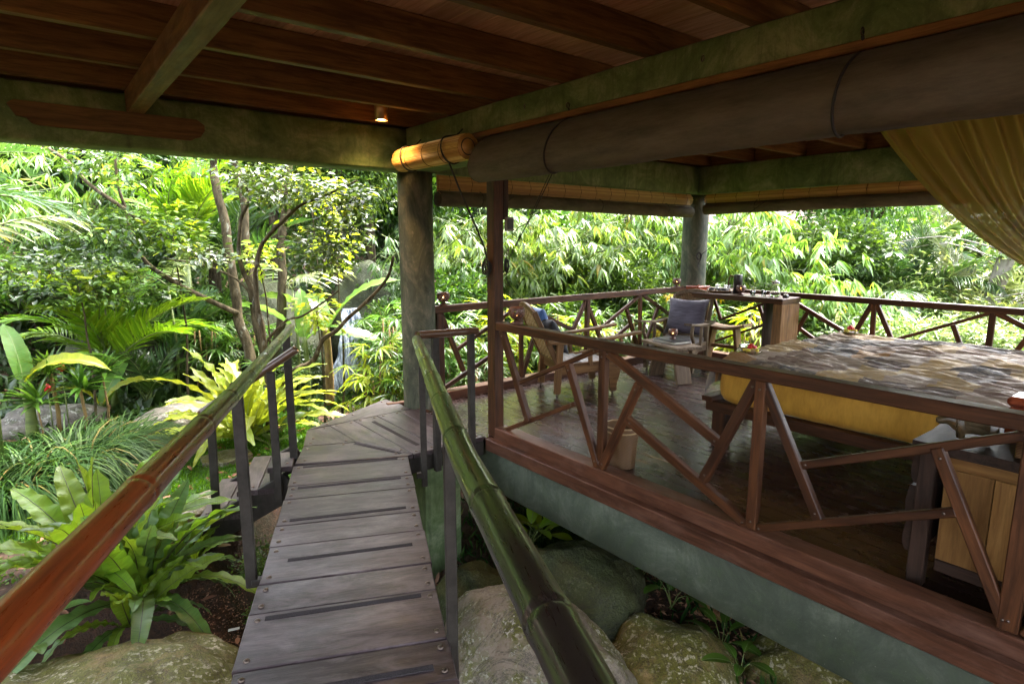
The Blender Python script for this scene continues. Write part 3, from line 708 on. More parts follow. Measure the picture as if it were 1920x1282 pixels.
bar('post', (1.22, 4.25, -.25), (1.22, 4.25, .71), .055, .03, 'steel', hs_, up=(ud.x, ud.y, 0))
bar('post', (.86, 4.58, -.50), (.86, 4.46, .44), .055, .03, 'steel', hs_, up=(ud.x, ud.y, 0))
hr = thing('bridge_railing', 'green bamboo handrail on steel posts, pavilion side of bridge', 'handrail', (1.19, 1.9, -.2))
P0, P1 = Vector((.20, -.31, .905)), Vector((2.125, 3.775, .905))
culm('handrail', [P0, (.633,.61,.905), (1.057,1.583,.90), P1], [.052,.050,.043,.036], 'bam_green',
     dist_nodes(P0, P1, [.10, .75, 1.24, 1.75, 2.22, 2.62, 3.0, 3.36]), hr)
for (x, y) in ((1.195, 1.895), (2.135, 3.735)):
    bar('post', (x, y, -.21), (x, y, .875), .046, .035, 'steel', hr, up=(ud.x, ud.y, 0))
    bar('bracket', (x, y, -.12), Vector((x, y, -.12))-nd*.06, .04, .04, 'steel', hr)
bar('post', (.52, .42, -.2), (.52, .42, .87), .018, .052, 'steel', hr, up=(ud.x, ud.y, 0))
culm('cross_rail', [(2.135,3.79,.935), (2.72,3.862,.905)], [.031,.029], 'bam_dark', [.3], hr)
for (x, y) in ((2.31, 3.83), (2.655, 3.855)): bar('post', (x, y, -.16), (x, y, .90), .045, .052, 'steel', hr, up=(1,0,0))

# ================================================================= BLINDS
def extr_y(prof, y0, y1, n, jit=0, seed=0):
    V, F = [], []; m = len(prof)
    for i in range(n+1):
        y = y0+(y1-y0)*i/n
        for (x, z) in prof:
            d = jit*noise.noise(Vector((x*5, y*1.6, z*7+seed))); V.append((x-abs(d), y, z+d*.6))
    for i in range(n):
        for j in range(m-1):
            a = i*m+j; F.append((a, a+1, a+1+m, a+m))
    return V, F
cv = thing('canvas_blind', 'long rolled brown canvas blind slung along the near beam', 'blind', (2.62, 1.2, 2.05))
prof = [(2.737,2.378),(2.70,2.365),(2.645,2.33),(2.59,2.28),(2.553,2.215),(2.54,2.15),(2.552,2.09),(2.59,2.048),(2.645,2.036),(2.695,2.07),(2.73,2.14),(2.74,2.3)]
def extr_y(prof, y0, y1, n, jit=0, seed=0):
    V, F = [], []; m = len(prof)
    for i in range(n+1):
        y = y0+(y1-y0)*i/n; pin = sum(math.exp(-((y-t)/.05)**2) for t in (2.83, 1.13, .2))
        for q, (x, z) in enumerate(prof):
            lo_ = max(0, (2.40-z)/.36)
            d = jit*noise.noise(Vector((x*5, y*1.3, z*7+seed)))+jit*.5*noise.noise(Vector((x*3, y*6, z*4+seed+9)))+.006*lo_*noise.noise(Vector((0, y*18, z*3)))
            V.append((x-d*.8+.014*pin*lo_, y, z+d*.3*lo_+.006*pin*lo_+.004*lo_*math.sin(y*1.7)))
    for i in range(n):
        for j in range(m-1):
            a = i*m+j; F.append((a, a+1, a+1+m, a+m))
    return V, F
V, F = extr_y(prof, -1.7, 3.70, 220, .022); o = len(V); m = len(prof)
c0 = len(V); V.append((2.645, 3.70, 2.18)); 
for j in range(m-1): F.append((220*m+j+1, 220*m+j, c0))
obj('canvas', md('canvas', V, F, M['canvas'], True), cv)
for r_, dy in ((.085, .004), (.06, .008)):
    r_ = r_*.72; V, F = lathe([(r_, 0), (r_*.85, .006), (r_*.85, -.05)], 20, False); obj('roll_end', md('roll_end', V, F, M['darkwood'], True), cv, Matrix.Translation((2.645, 3.70+dy, 2.15)) @ Matrix.Rotation(-math.pi/2, 4, 'X'))
bar('top_batten', (2.730, -1.7, 2.399), (2.730, 4.93, 2.399), .038, .040, 'teak', cv)
def roundcord(y, sl=0):
    pts = [(x-.008 if x < 2.7 else x, y+sl*(2.40-z), z) for x, z in prof[:11]]
    return tube(smoothpath([(2.705, y, 2.43)]+pts, 3), .006, 6)
for i, (y, sl) in enumerate(((2.83, .12), (1.13, .06), (.2, .05))): 
    V, F = roundcord(y, sl); obj('tie_cord', md('tie_cord', V, F, M['cord'], True), cv)
    V, F = tube([(2.70+.014*math.cos(a), y, 2.445+.014*math.sin(a)) for a in [k_*math.pi/5 for k_ in range(11)]], .0035, 5); obj('ring', md('ring', V, F, M['stud'], True), cv)
for y in (3.3, 1.9, .75):
    V, F = tube([(2.742+.006*math.cos(a), y+.012*math.cos(a), 2.52+.014*math.sin(a)) for a in [k_*math.pi/5 for k_ in range(11)]], .003, 5); obj('hook', md('hook', V, F, M['stud'], True), cv)

def slatroll(name, label, p0, p1, r, turn, hang=None, split=14, radslat=.0045, bands=()):
    """rolled bamboo-slat blind: thin slats laid round a cylinder between p0 and p1, with stitched bands and cords"""
    root = thing(name, label, 'blind', p0); W = frame(p0, Vector(p1)-Vector(p0)); L = (Vector(p1)-Vector(p0)).length
    V, F = [], []; n = int(2*math.pi*r/(radslat*2.1))
    for j in range(n):
        a = 2*math.pi*j/n; c = (r*math.cos(a), r*math.sin(a)); e = rnd.uniform(-.006, .006); o = len(V)
        for x in (e, L+e):
            for k_ in range(4):
                b = a+k_*math.pi/2; V.append((x, c[0]+radslat*math.cos(b), c[1]+radslat*math.sin(b)))
        for k_ in range(4): q = (k_+1) % 4; F.append((o+k_, o+q, o+4+q, o+4+k_))
        F.append((o, o+1, o+2, o+3)); F.append((o+7, o+6, o+5, o+4))
    s = obj('slats', md('slats', V, F, M['slat']), root, W); s['kind'] = 'stuff'
    mb = MB()
    for x in bands: mb.add(tube([(x+.002*math.sin(3*b), (r+radslat)*math.cos(b), (r+radslat)*math.sin(b)) for b in [k_*2*math.pi/24 for k_ in range(25)]], .0022, 4, False))
    if bands: mb.build('stitching', M['cord'], root, True, W)
    V, F = lathe([(r*.96, 0), (r*.6, .004), (r*.55, -.03)], 20, True); obj('core', md('core', V, F, M['canvas'], True), root, W @ Matrix.Translation((L-.002, 0, 0)) @ Matrix.Rotation(math.pi/2, 4, 'Y'))
    V, F = lathe([(r*.96, 0), (r*.96, L)], 20, True); obj('core', md('core', V, F, M['slat'], True), root, W @ Matrix.Translation((.001, 0, 0)) @ Matrix.Rotation(math.pi/2, 4, 'Y'))
    return root
br_ = slatroll('bamboo_blind', 'short golden bamboo slat roll glowing beside the round column', (2.60, 4.80, 2.30), (2.60, 3.78, 2.30), .092, 0, bands=(.22,.5,.75))
for d in (.22, .86):
    y = 4.86-d; pts = [(2.72, y+.03, 2.47), (2.66, y+.02, 2.42), (2.60, y+.01, 2.407), (2.52, y, 2.38), (2.494, y-.01, 2.30), (2.53, y-.02, 2.22), (2.60, y-.03, 2.194), (2.67, y-.03, 2.23)]
    V, F = tube(smoothpath(pts, 3), .0065, 6); obj('tie_cord', md('tie_cord', V, F, M['cord'], True), br_)
for i in range(6): bar('batten', (2.728-.002*i, 3.72, 2.37-.018*i), (2.728-.002*i, 4.90, 2.37-.018*i), .012, .015, 'rail', br_)

# hung slats + canvas rolls over the far and valley railings
def hung(name, label, A, B, zt, zb, zr, rr, out, nb_=9):
    root = thing(name, label, 'blind', A); A, B = Vector(A), Vector(B); d = (B-A).normalized(); L = (B-A).length; o = Vector(out)
    n = int((zt-zb)/.0105); V, F = [], []
    for j in range(n):
        z = zt-(j+.5)*(zt-zb)/n; e0, e1 = rnd.uniform(-.01,.01), rnd.uniform(-.01,.01); r = .0048; k0 = len(V)
        bul = math.sin(math.pi*j/n)*.035
        for x in (e0, L+e1):
            for q in range(4):
                b = q*math.pi/2+.4; p = A+d*x+o*(bul+r*math.cos(b)); V.append((p.x, p.y, z+r*math.sin(b)))
        for q in range(4): w = (q+1) % 4; F.append((k0+q, k0+w, k0+4+w, k0+4+q))
        F.append((k0+3, k0+2, k0+1, k0)); F.append((k0+4, k0+5, k0+6, k0+7))
    s = obj('slats', md('slats', V, F, M['slat']), root); s['kind'] = 'stuff'
    p0_, p1_ = A-o*.012, B-o*.012; obj('leak_sheet', md('leak_sheet', [(p0_.x,p0_.y,zt+.0),(p1_.x,p1_.y,zt),(p1_.x,p1_.y,zb-.03),(p0_.x,p0_.y,zb-.03),(p0_.x-o.x*.006,p0_.y-o.y*.006,zt),(p1_.x-o.x*.006,p1_.y-o.y*.006,zt),(p1_.x-o.x*.006,p1_.y-o.y*.006,zb-.03),(p0_.x-o.x*.006,p0_.y-o.y*.006,zb-.03)], [(0,1,2,3),(7,6,5,4),(0,4,5,1),(3,2,6,7)], M['slat']), root)  # sheet added behind the slats to block daylight through their gaps
    mb = MB()
    for i in range(nb_):
        x = L*(i+.5)/nb_; p = A+d*x+o*.043
        mb.add(tube([(p.x-o.x*.03, p.y-o.y*.03, zt), (p.x, p.y, (zt+zb)/2), (p.x-o.x*.03, p.y-o.y*.03, zb)], .003, 4))
    mb.build('stitching', M['cord'], root)
    # canvas: a sheet down to a fat roll
    nL = 60; V, F = [], []; ring = [(-.01, zb+.02), (.012, zb-.01)]+[(rr*math.sin(t)*1.0+.0, zr+rr*math.cos(t)) for t in [k_*math.pi*1.9/14+.1 for k_ in range(15)]]; m = len(ring)
    for i in range(nL+1):
        for (q, z) in ring:
            dd = .007*noise.noise(Vector((i*.25, q*8, z*8))); p = A+d*(L*1.0*i/nL)+o*(q+dd); V.append((p.x, p.y, z+dd*.6+.012*math.sin(i*.09)))
    for i in range(nL):
        for j in range(m-1): a = i*m+j; F.append((a, a+1, a+1+m, a+m))
    obj('canvas_roll', md('canvas_roll', V, F, M['canvas'], True), root)
    for t in (-.001, 1.001):
        V, F = lathe([(rr*.97, 0), (rr*.5, .004), (.0001, .004)], 18, False); p = A+d*(L*t); obj('roll_end', md('roll_end', V, F, M['canvas'], True), root, frame((p.x, p.y, zr+.012*math.sin(60*t*.09)), d*(1 if t > 0 else -1)) @ Matrix.Rotation(math.pi/2, 4, 'Y'))
    mb = MB()
    for x in (.12, .55, .86):
        p = A+d*(L*x); mb.add(tube([(p.x+o.x*(rr+.006)*math.sin(t), p.y+o.y*(rr+.006)*math.sin(t), zr+.01+(rr+.006)*math.cos(t)) for t in [k_*2*math.pi/16 for k_ in range(17)]], .004, 4, False))
    mb.build('tie_cord', M['cord'], root)
    return root
hung('garden_blind', 'long bamboo slat blind over its canvas roll, garden side', (3.10, 5.03, 2.235), (7.15, 5.03, 2.235), 2.235, 2.09, 2.008, .072, (0, -1, 0), 16)
hung('valley_blind', 'bamboo slat blind over its canvas roll, valley side', (7.24, 4.85, 2.23), (7.24, -1.4, 2.23), 2.23, 2.11, 2.03, .072, (-1, 0, 0), 20)

# cords and coils
def cord(label, pts, r=.006, name='cord', k=5, mat='cord'):
    V, F = tube(smoothpath(pts, k), r, 6); return obj(name, md('cord', V, F, M[mat], True), label=label, category='cord')
def coil(label, c, R0, ax):
    mb = MB()
    for i in range(6):
        r = R0*rnd.uniform(.75, 1.1); ph = rnd.uniform(-.4, .4); cc = Vector(c)+Vector((rnd.uniform(-.006,.006), rnd.uniform(-.006,.006), rnd.uniform(-.01,.01)))
        pts = []
        for q in range(21):
            a = q*2*math.pi/20; v = Vector((0, math.cos(a)*r*.75, math.sin(a)*r))
            v = Matrix.Rotation(ax+ph, 3, 'Z') @ v; pts.append(cc+v)
        mb.add(tube(pts, .004, 5, False))
    for i in range(3):
        pts = [Vector(c)+Vector((rnd.uniform(-.03,.03), rnd.uniform(-.03,.03), z)) for z in (.03, -.04, -.08-.02*i, -.12-.03*i)]; mb.add(tube(smoothpath(pts, 3), .003, 5))
    return mb.build('cord_coil', M['cord'], label=label, category='cord coil')
cord('black cord from golden bamboo roll down to post', [(2.56, 3.98, 2.20), (2.66, 3.95, 1.95), (2.80, 3.90, 1.62), (2.84, 3.87, 1.44)], .007)
coil('coiled black cord hung on pavilion-entrance side of timber post', (2.835, 3.885, 1.41), .055, .2)
coil('coiled black cord hung on bed side of timber post', (2.99, 3.82, 1.42), .055, -.6)
cord('thin cord from canvas blind to coil beside socket box', [(2.72, 2.98, 2.06), (2.86, 3.35, 1.80), (2.97, 3.72, 1.54), (2.99, 3.79, 1.45)], .0035)
cord('second thin cord from canvas blind to coil', [(2.73, 3.02, 2.06), (2.88, 3.42, 1.76), (2.99, 3.76, 1.50)], .003)
cord('pale cord from garden blind down behind round column', [(3.95, 4.93, 2.06), (3.6, 4.96, 1.83), (3.25, 5.0, 1.60), (3.03, 5.02, 1.45)], .003)
cord('thin cord from valley blind to corner column', [(7.13, 3.95, 2.08), (7.16, 4.3, 1.86), (7.22, 4.65, 1.58), (7.27, 4.90, 1.42)], .004)
coil('cord coil hooked on grey corner column', (7.255, 4.92, 1.40), .05, .9)

# ---- downlight
dl = thing('ceiling_lamp', 'lit copper cylinder downlight between dark rafters', 'lamp', (2.33, 4.62, 2.575))
V, F = lathe([(.048, 0), (.052, 0), (.052, .22), (.0001, .22)], 24, False); obj('lamp_tube', md('lamp_tube', V, F, M['brass'], True), dl, Matrix.Translation((2.33, 4.62, 2.575)))
V, F = lathe([(.0001, 0), (.047, 0)], 24, False); obj('lamp_glass', md('lamp_glass', V, F, M['lampd']), dl, Matrix.Translation((2.33, 4.62, 2.587)))
ld = bpy.data.lights.new('downlight', 'SPOT'); lo = bpy.data.objects.new('downlight', ld); ld.energy = 6; ld.color = (1, .55, .2); ld.spot_size = R(125); ld.spot_blend = .9; ld.shadow_soft_size = .04
put(lo, Matrix.Translation((2.33, 4.62, 2.56)), dl)
# ================================================================= FURNITURE
def curvebar(name, pts, w, h, mat, parent, up=(0,0,1), k=5, W=None):
    """a bent board: rectangular section w x h swept along pts (local space, then W)"""
    pts = smoothpath(pts, k); V, F = [], []; upv = Vector(up)
    for i, p in enumerate(pts):
        d = (pts[min(i+1, len(pts)-1)]-pts[max(i-1, 0)]).normalized(); s = upv.cross(d)
        s.normalize(); u = d.cross(s); c = min(w, h)*.12
        for a, b in ((-w/2+c,-h/2),(w/2-c,-h/2),(w/2,-h/2+c),(w/2,h/2-c),(w/2-c,h/2),(-w/2+c,h/2),(-w/2,h/2-c),(-w/2,-h/2+c)): V.append(p+s*a+u*b)
    n = len(pts)
    for i in range(n-1):
        for j in range(8):
            a, b = i*8+j, i*8+(j+1) % 8; F.append((a, b, b+8, a+8))
    F.append(tuple(reversed(range(8)))); F.append(tuple(range((n-1)*8, n*8)))
    return obj(name, md(name, V, F, M[mat]), parent, (W if W is not None else Matrix.Identity(4)))
def prism(name, outline, axis, a, b, mat, parent, W, mats=None):
    """polygon outline (two coords) extruded along axis from a to b, in local space"""
    n = len(outline); V = []
    for t in (a, b):
        for (p, q) in outline: V.append((t, p, q) if axis == 'x' else ((p, t, q) if axis == 'y' else (p, q, t)))
    F = [tuple(range(n)), tuple(reversed(range(n, 2*n)))]+[(i, n+i, n+(i+1) % n, (i+1) % n) for i in range(n)]
    me = md(name, V, F, M[mat]); bm = bmesh.new(); bm.from_mesh(me); bmesh.ops.recalc_face_normals(bm, faces=bm.faces)
    bm.to_mesh(me); bm.free(); return obj(name, me, parent, W)

def armchair(label, loc, rz, grey=False):
    t = thing('armchair', label, 'armchair', loc, rz, 'wooden armchairs'); W = WM[t.name]; mt = 'greywood' if grey else 'teak'
    lb = lambda nm, a, b, w, h, up=(0,0,1), m_=mt: obj(nm, barmesh((Vector(b)-Vector(a)).length, w, h, M[m_]), t, W @ frame(a, Vector(b)-Vector(a), up))
    for s in (-1, 1):
        # rear leg and front leg
        lb('leg', (-.31, s*.27, .035), (-.28, s*.27, .60), .045, .07, (1,0,0))
        prism('leg', [(.16,.37),(.33,.38),(.385,.32),(.38,.22),(.345,.10),(.35,.04),(.285,.035),(.27,.10),(.265,.18),(.22,.245),(.14,.27)], 'y', s*.29-.022, s*.29+.022, mt, t, W)
        lb('side_rail', (-.31, s*.268, .285), (.31, s*.268, .32), .03, .11)
        lb('back_stile', (-.25, s*.255, .24), (-.56, s*.255, .90), .035, .055, (1,0,0))
        curvebar('armrest', [(-.42, s*.30, .585), (-.1, s*.31, .58), (.25, s*.31, .61), (.60, s*.31, .66)], .09, .026, mt, t, W=W)
        curvebar('arm_bracket', [(.30, s*.30, .36), (.34, s*.30, .43), (.40, s*.30, .50), (.38, s*.30, .62)], .03, .035, mt, t, up=(0,1,0), W=W)
        lb('arm_post', (.05, s*.30, .33), (.03, s*.30, .58), .03, .045, (1,0,0))
        for x in (-.31, .318):
            V, F = lathe([(.0001,0),(.012,.004),(.016,.016),(.012,.03),(.007,.036)], 10); obj('caster', md('caster', V, F, M['stud'], True), t, W @ Matrix.Translation((x, s*.275, .0)))
    lb('front_rail', (.31, -.26, .335), (.31, .26, .335), .035, .07)
    lb('rear_rail', (-.275, -.25, .31), (-.275, .25, .31), .03, .11)
    lb('lower_back_rail', (-.315, -.24, .385), (-.315, .24, .385), .03, .05)
    curvebar('top_rail', [(-.555, -.255, .88), (-.58, -.15, .935), (-.59, 0, .955), (-.58, .15, .935), (-.555, .255, .88)], .05, .035, mt, t, up=(1,0,0), W=W)
    # woven cane: crossing strips, and a few dark gaps
    mb = MB(); a = Vector((-.32, 0, .38)); b = Vector((-.57, 0, .90)); d = b-a; nrm = Vector((d.z, 0, -d.x)).normalized()
    ny, nz = 22, 26
    for i in range(ny):
        y = -.232+.464*i/(ny-1); top = 1.0+.09*(1-(y/.25)**2)
        pts = [a+d*(top*q/12)+Vector((0, y, 0))+nrm*(.004*math.cos(q*math.pi+i*math.pi)) for q in range(13)]
        mb.add(tube(pts, .0065, 4))
    for j in range(nz):
        z = (j+.5)/nz*1.03; mb.add(tube([a+d*z+Vector((0, -.24+.48*q/10, 0))+nrm*(.006*(1 if (q+j) % 2 else -1)) for q in range(11)], .006, 4))
    mb.build('cane_back', M['cane' if not grey else 'rattan'], t, True, W)
    # sprung seat
    V, F = [], []; n = 18
    for i in range(n+1):
        for j in range(9):
            x = -.29+.63*i/n; y = -.25+.5*j/8; V.append((x, y, .37+.035*math.cos(math.pi*(i/n-.2))*.6 - .03*math.sin(math.pi*i/n)+.008*math.sin(i*2.1)))
    for i in range(n):
        for j in range(8): q = i*9+j; F.append((q, q+9, q+10, q+1))
    o = obj('seat', md('seat', V, F, M['seatfab'], True), t, W); m_ = o.modifiers.new('thick', 'SOLIDIFY'); m_.thickness = .035
    return t
def cushion(label, loc, rot, w, h, th, mat, seed=0, cat='cushion'):
    n = 18; V, F = [], []
    for sgn in (1, -1):
        for i in range(n+1):
            for j in range(n+1):
                u, v = -1+2*i/n, -1+2*j/n
                pin = 1-.10*(1-abs(u)**2)*(abs(v)**3)-.0; pin2 = 1-.10*(1-abs(v)**2)*(abs(u)**3)
                z = th*.5*((1-u**4)*(1-v**4))**.55
                z += .012*noise.noise(Vector((u*2.5+seed, v*2.5, sgn)))*(1-u**6)*(1-v**6)
                V.append((u*w/2*pin2, v*h/2*pin, sgn*z))
    N = (n+1)**2
    for k_ in range(2):
        for i in range(n):
            for j in range(n):
                a = k_*N+i*(n+1)+j; f = (a, a+n+1, a+n+2, a+1); F.append(f if k_ == 0 else tuple(reversed(f)))
    me = md('cushion', V, F, M[mat], True)
    bm = bmesh.new(); bm.from_mesh(me); bmesh.ops.remove_doubles(bm, verts=bm.verts, dist=.0005); bm.to_mesh(me); bm.free()
    return obj('cushion', me, None, Matrix.Translation(loc) @ rot, label=label, category=cat)
c1 = (4.53, 4.56, 0); r1 = R(-23.5)
armchair('teak armchair with cane back turned away by garden railing', c1, r1)
c2 = (6.30, 4.52, 0); r2 = R(-163)
armchair('greyed teak armchair facing camera with purple cushion', c2, r2, True)
RZ = lambda a: Matrix.Rotation(a, 4, 'Z'); RY = lambda a: Matrix.Rotation(a, 4, 'Y'); RX = lambda a: Matrix.Rotation(a, 4, 'X')
W1 = Matrix.Translation(c1) @ RZ(r1); W2 = Matrix.Translation(c2) @ RZ(r2)
def cush_in(W, loc, tilt, w, h, th, mat, label, twist=0):
    L = W @ Matrix.Translation(loc) @ RZ(twist) @ RY(tilt) @ RZ(math.pi/2)
    return cushion(label, (0,0,0), L, w, h, th, mat)
cush_in(W2, (-.29, 0, .64), R(66), .53, .50, .15, 'purple', 'purple grey ikat cushion propped on grey armchair')
cush_in(W1, (-.29, -.0, .62), R(62), .44, .42, .13, 'black', 'black cushion propped against cane backed armchair', .15)
cush_in(W1, (-.38, .10, .80), R(70), .24, .22, .10, 'blue', 'bright blue cloth folded over black cushion', .2)

# book table: two splayed board legs
tb = thing('side_table', 'small weathered wood table with splayed board legs holding books', 'side table', (5.72, 4.20, 0), math.atan2(.46, .13)); W = WM[tb.name]
lb = lambda par, nm, a, b, w, h, mt, up=(0,0,1): obj(nm, barmesh((Vector(b)-Vector(a)).length, w, h, M[mt]), par, WM[par.name] @ frame(a, Vector(b)-Vector(a), up))
lb(tb, 'table_top', (-.33, 0, .425), (.33, 0, .425), .36, .035, 'greywood')
for s in (-1, 1): lb(tb, 'leg', (s*.27, 0, 0), (s*.15, 0, .41), .20, .04, 'greywood', (1,0,0))
lb(tb, 'stretcher', (-.21, 0, .22), (.21, 0, .22), .035, .04, 'teak')
# saddle stool
sx = thing('saddle_stool', 'pale curved seat stool with board legs beside the desk', 'stool', (7.03, 4.32, 0), R(100)); W = WM[sx.name]
curvebar('seat', [(-.30, 0, .545), (-.15, 0, .50), (0, 0, .485), (.15, 0, .50), (.30, 0, .545)], .30, .035, 'teak', sx, W=W)
for s in (-1, 1): lb(sx, 'leg', (s*.22, 0, 0), (s*.15, 0, .49), .17, .04, 'teak', (1,0,0))
lb(sx, 'stretcher', (-.17, 0, .24), (.17, 0, .24), .03, .045, 'teak')
# desk
dk = thing('desk', 'narrow red brown desk with a thick slab leg against valley railing', 'desk', (7.06, 4.2, 0))
box('desk_top', (6.83, 3.47, .872), (7.275, 4.93, .935), 'rail', dk, 'y')
box('leg', (6.835, 3.475, 0), (7.27, 3.585, .868), 'teak', dk, 'z')
box('leg', (6.90, 3.70, 0), (7.2, 3.74, .868), 'darkwood', dk, 'z')
box('leg', (6.90, 4.84, 0), (7.02, 4.92, .868), 'teak', dk, 'z')
zt = .936
bxo = thing('wooden_box', 'flat red lacquered wooden box on the far end of desk', 'box', (7.10, 4.80, zt))
box('box_body', (6.98, 4.72, zt), (7.24, 4.915, zt+.045), 'redwood', bxo); box('lid', (6.975, 4.715, zt+.047), (7.245, 4.92, zt+.066), 'redwood', bxo)
ty = thing('tray', 'round dark woven tray on desk holding cups', 'tray', (7.09, 4.46, zt))
V, F = lathe([(.0001,0),(.13,0),(.165,.02),(.175,.034),(.165,.036),(.125,.012),(.0001,.012)], 32, False); obj('tray_dish', md('tray_dish', V, F, M['rattan'], True), ty, Matrix.Translation((7.09, 4.46, zt)))
for i, (dx, dy) in enumerate(((-.06,.09),(.0,.0),(-.06,-.08))):
    p = (7.09+dx, 4.46+dy, zt+.013); cnm = ('farthest', 'middle', 'nearest')[i]
    cp = thing('cup', 'black cup on the woven tray, %s of three' % ('nearest the wooden box', 'middle one', 'nearest the flask')[i], 'cup', p)
    V, F = lathe([(.0001,0),(.022,0),(.036,.02),(.040,.045),(.037,.045),(.033,.02),(.0001,.008)], 20, False); obj('cup_body', md('cup_body', V, F, M['blackp'], True), cp, Matrix.Translation(p))
    V, F = tube([(p[0]-.02, p[1]+.04+.016*math.sin(a), p[2]+.024+.014*math.cos(a)) for a in [q*math.pi/6 for q in range(7)]], .004, 5); obj('handle', md('handle', V, F, M['blackp'], True), cp)
    b = (p[0]+.01, p[1]-.035, zt+.013)
    bt = thing('sachet_jar', 'small white capped jar behind the black cups, %s' % ('near the wooden box', 'in the middle', 'near the flask')[i], 'jar', (b[0]+.05, b[1], b[2]))
    V, F = lathe([(.0001,0),(.026,0),(.028,.045),(.018,.058),(.018,.062),(.021,.064),(.021,.085),(.0001,.088)], 18, False); obj('jar_body', md('jar_body', V, F, M['white'], True), bt, Matrix.Translation((b[0]+.055, b[1], b[2])))
fk = thing('flask', 'tall black coffee press with leather wrapped handle on desk', 'flask', (7.13, 4.30, zt))
V, F = lathe([(.0001,0),(.055,0),(.055,.235),(.052,.243),(.0001,.245)], 28, False); obj('flask_body', md('flask_body', V, F, M['blackp'], True), fk, Matrix.Translation((7.14, 4.24, zt)))
V, F = tube(smoothpath([(7.11, 4.285, zt+.215), (7.09, 4.32, zt+.225), (7.085, 4.34, zt+.16), (7.09, 4.345, zt+.09)], 4), .009, 7); obj('handle', md('handle', V, F, M['teak'], True), fk)
def holder(label, loc, s=1.0, rz=0):
    """coconut-shell candle holder on a turned foot, with drilled holes and a small flame"""
    t = thing('candle_holder', label, 'candle holder', loc); W = Matrix.Translation(loc) @ Matrix.Rotation(rz, 4, 'Z') @ Matrix.Scale(s, 4)
    V, F = lathe([(.0001,0),(.042,0),(.044,.006),(.026,.016),(.015,.026),(.0001,.027)], 20, False); obj('foot', md('foot', V, F, M['coco'], True), t, W)
    prof = []
    for i in range(15):
        a = -math.pi/2+.25+(math.pi*.5+.62-.25)*i/14; prof.append((.060*math.cos(a), .085+.058*math.sin(a)))
    V, F = lathe(prof, 30, False); keep = []
    for fi, f in enumerate(F):
        row, col_ = fi//30, fi % 30
        if 5 <= row <= 10 and (row % 2 == 0) and (col_ % 3 == (row//2) % 3): continue
        keep.append(f)
    o = obj('bowl', md('bowl', V, keep, M['coco'], True), t, W); m_ = o.modifiers.new('th', 'SOLIDIFY'); m_.thickness = .004; m_.offset = -1
    V, F = lathe([(.0001,.0),(.02,0),(.02,.018),(.0001,.018)], 14, False); obj('candle', md('candle', V, F, M['white'], True), t, W @ Matrix.Translation((0,0,.04)))
    V, F = lathe([(.0001,0),(.006,.008),(.0045,.018),(.0001,.03)], 10, False); obj('flame', md('flame', V, F, M['flame'], True), t, W @ Matrix.Translation((0,0,.062)))
    return t
holder('coconut candle holder on garden railing beside round column', (3.19, 5.11, .971), 1.12)
holder('coconut candle holder on garden railing beside grey corner column', (7.03, 5.11, .971), 1.0, .4)
holder('coconut candle holder on front railing against timber post', (2.935, 3.62, .971), 1.12, .8)
holder('coconut candle holder on books on small table', (5.74, 4.19, .487), .95, .3)
holder('coconut candle holder on desk in front of coffee press', (6.98, 4.10, zt), .98, 1.2)
bk = thing('book', 'large black bound album on small weathered table', 'book', (5.74, 4.21, .444), math.atan2(.46, .13)+.12); W = WM[bk.name]
lb(bk, 'page_block', (-.17, 0, .016), (.17, 0, .016), .24, .022, 'paper'); lb(bk, 'cover', (-.18, 0, .030), (.18, 0, .030), .26, .006, 'leather'); lb(bk, 'cover', (-.18, 0, .003), (.18, 0, .003), .26, .005, 'leather')
bk = thing('book', 'thin dark folder lying on top of black album', 'book', (5.74, 4.20, .478), math.atan2(.46, .13)-.05); W = WM[bk.name]
lb(bk, 'cover', (-.15, .01, .004), (.16, .01, .004), .21, .007, 'leather')
def glass(label, x, y):
    t = thing('glass', label, 'glass', (x, y, zt))
    V, F = lathe([(.0001,0),(.027,0),(.032,.07),(.030,.07),(.026,.008),(.0001,.007)], 20, False); obj('glass_body', md('glass_body', V, F, M['glass'], True), t, Matrix.Translation((x, y, zt)))
glass('clear tumbler on desk nearest the candle holder', 6.97, 3.93); glass('clear tumbler on desk nearest the water jug', 7.07, 3.84)
jg = thing('water_jug', 'clear glass water jug with white cap on the desk', 'jug', (7.06, 3.69, zt)); Wj = Matrix.Translation((7.06, 3.69, zt))
V, F = lathe([(.0001,0),(.05,0),(.068,.03),(.066,.065),(.045,.12),(.040,.15),(.050,.175),(.047,.175),(.037,.15),(.042,.12),(.062,.065),(.064,.03),(.048,.006),(.0001,.006)], 28, False); obj('jug_body', md('jug_body', V, F, M['glass'], True), jg, Wj)
V, F = lathe([(.0001,.008),(.047,.008),(.061,.032),(.059,.062),(.0001,.062)], 24, False); obj('water', md('water', V, F, M['water'], True), jg, Wj)
V, F = lathe([(.0001,.172),(.046,.176),(.044,.188),(.015,.192),(.012,.205),(.0001,.208)], 20, False); obj('jug_cap', md('jug_cap', V, F, M['white'], True), jg, Wj)
bx2 = thing('ash_box', 'tiny black square holder at desk corner', 'holder', (7.02, 3.53, zt)); box('holder_body', (6.99, 3.505, zt), (7.045, 3.56, zt+.035), 'blackp', bx2); box('holder_card', (7.0, 3.515, zt+.036), (7.035, 3.55, zt+.044), 'paper', bx2)
bar('spoon', (6.95, 3.60, zt+.004), (6.92, 3.78, zt+.004), .012, .004, 'darkwood', label='thin dark stirrer lying on desk before the jug', category='stirrer')
V = [(6.93,3.80,zt+.002),(6.91,3.86,zt+.012),(6.93,3.92,zt+.006),(6.955,3.86,zt+.010)]; obj('leaf_garnish', md('leaf_garnish', V, [(0,1,2,3)], M['l_mid']), label='single green leaf laid between the tumblers', category='leaf')

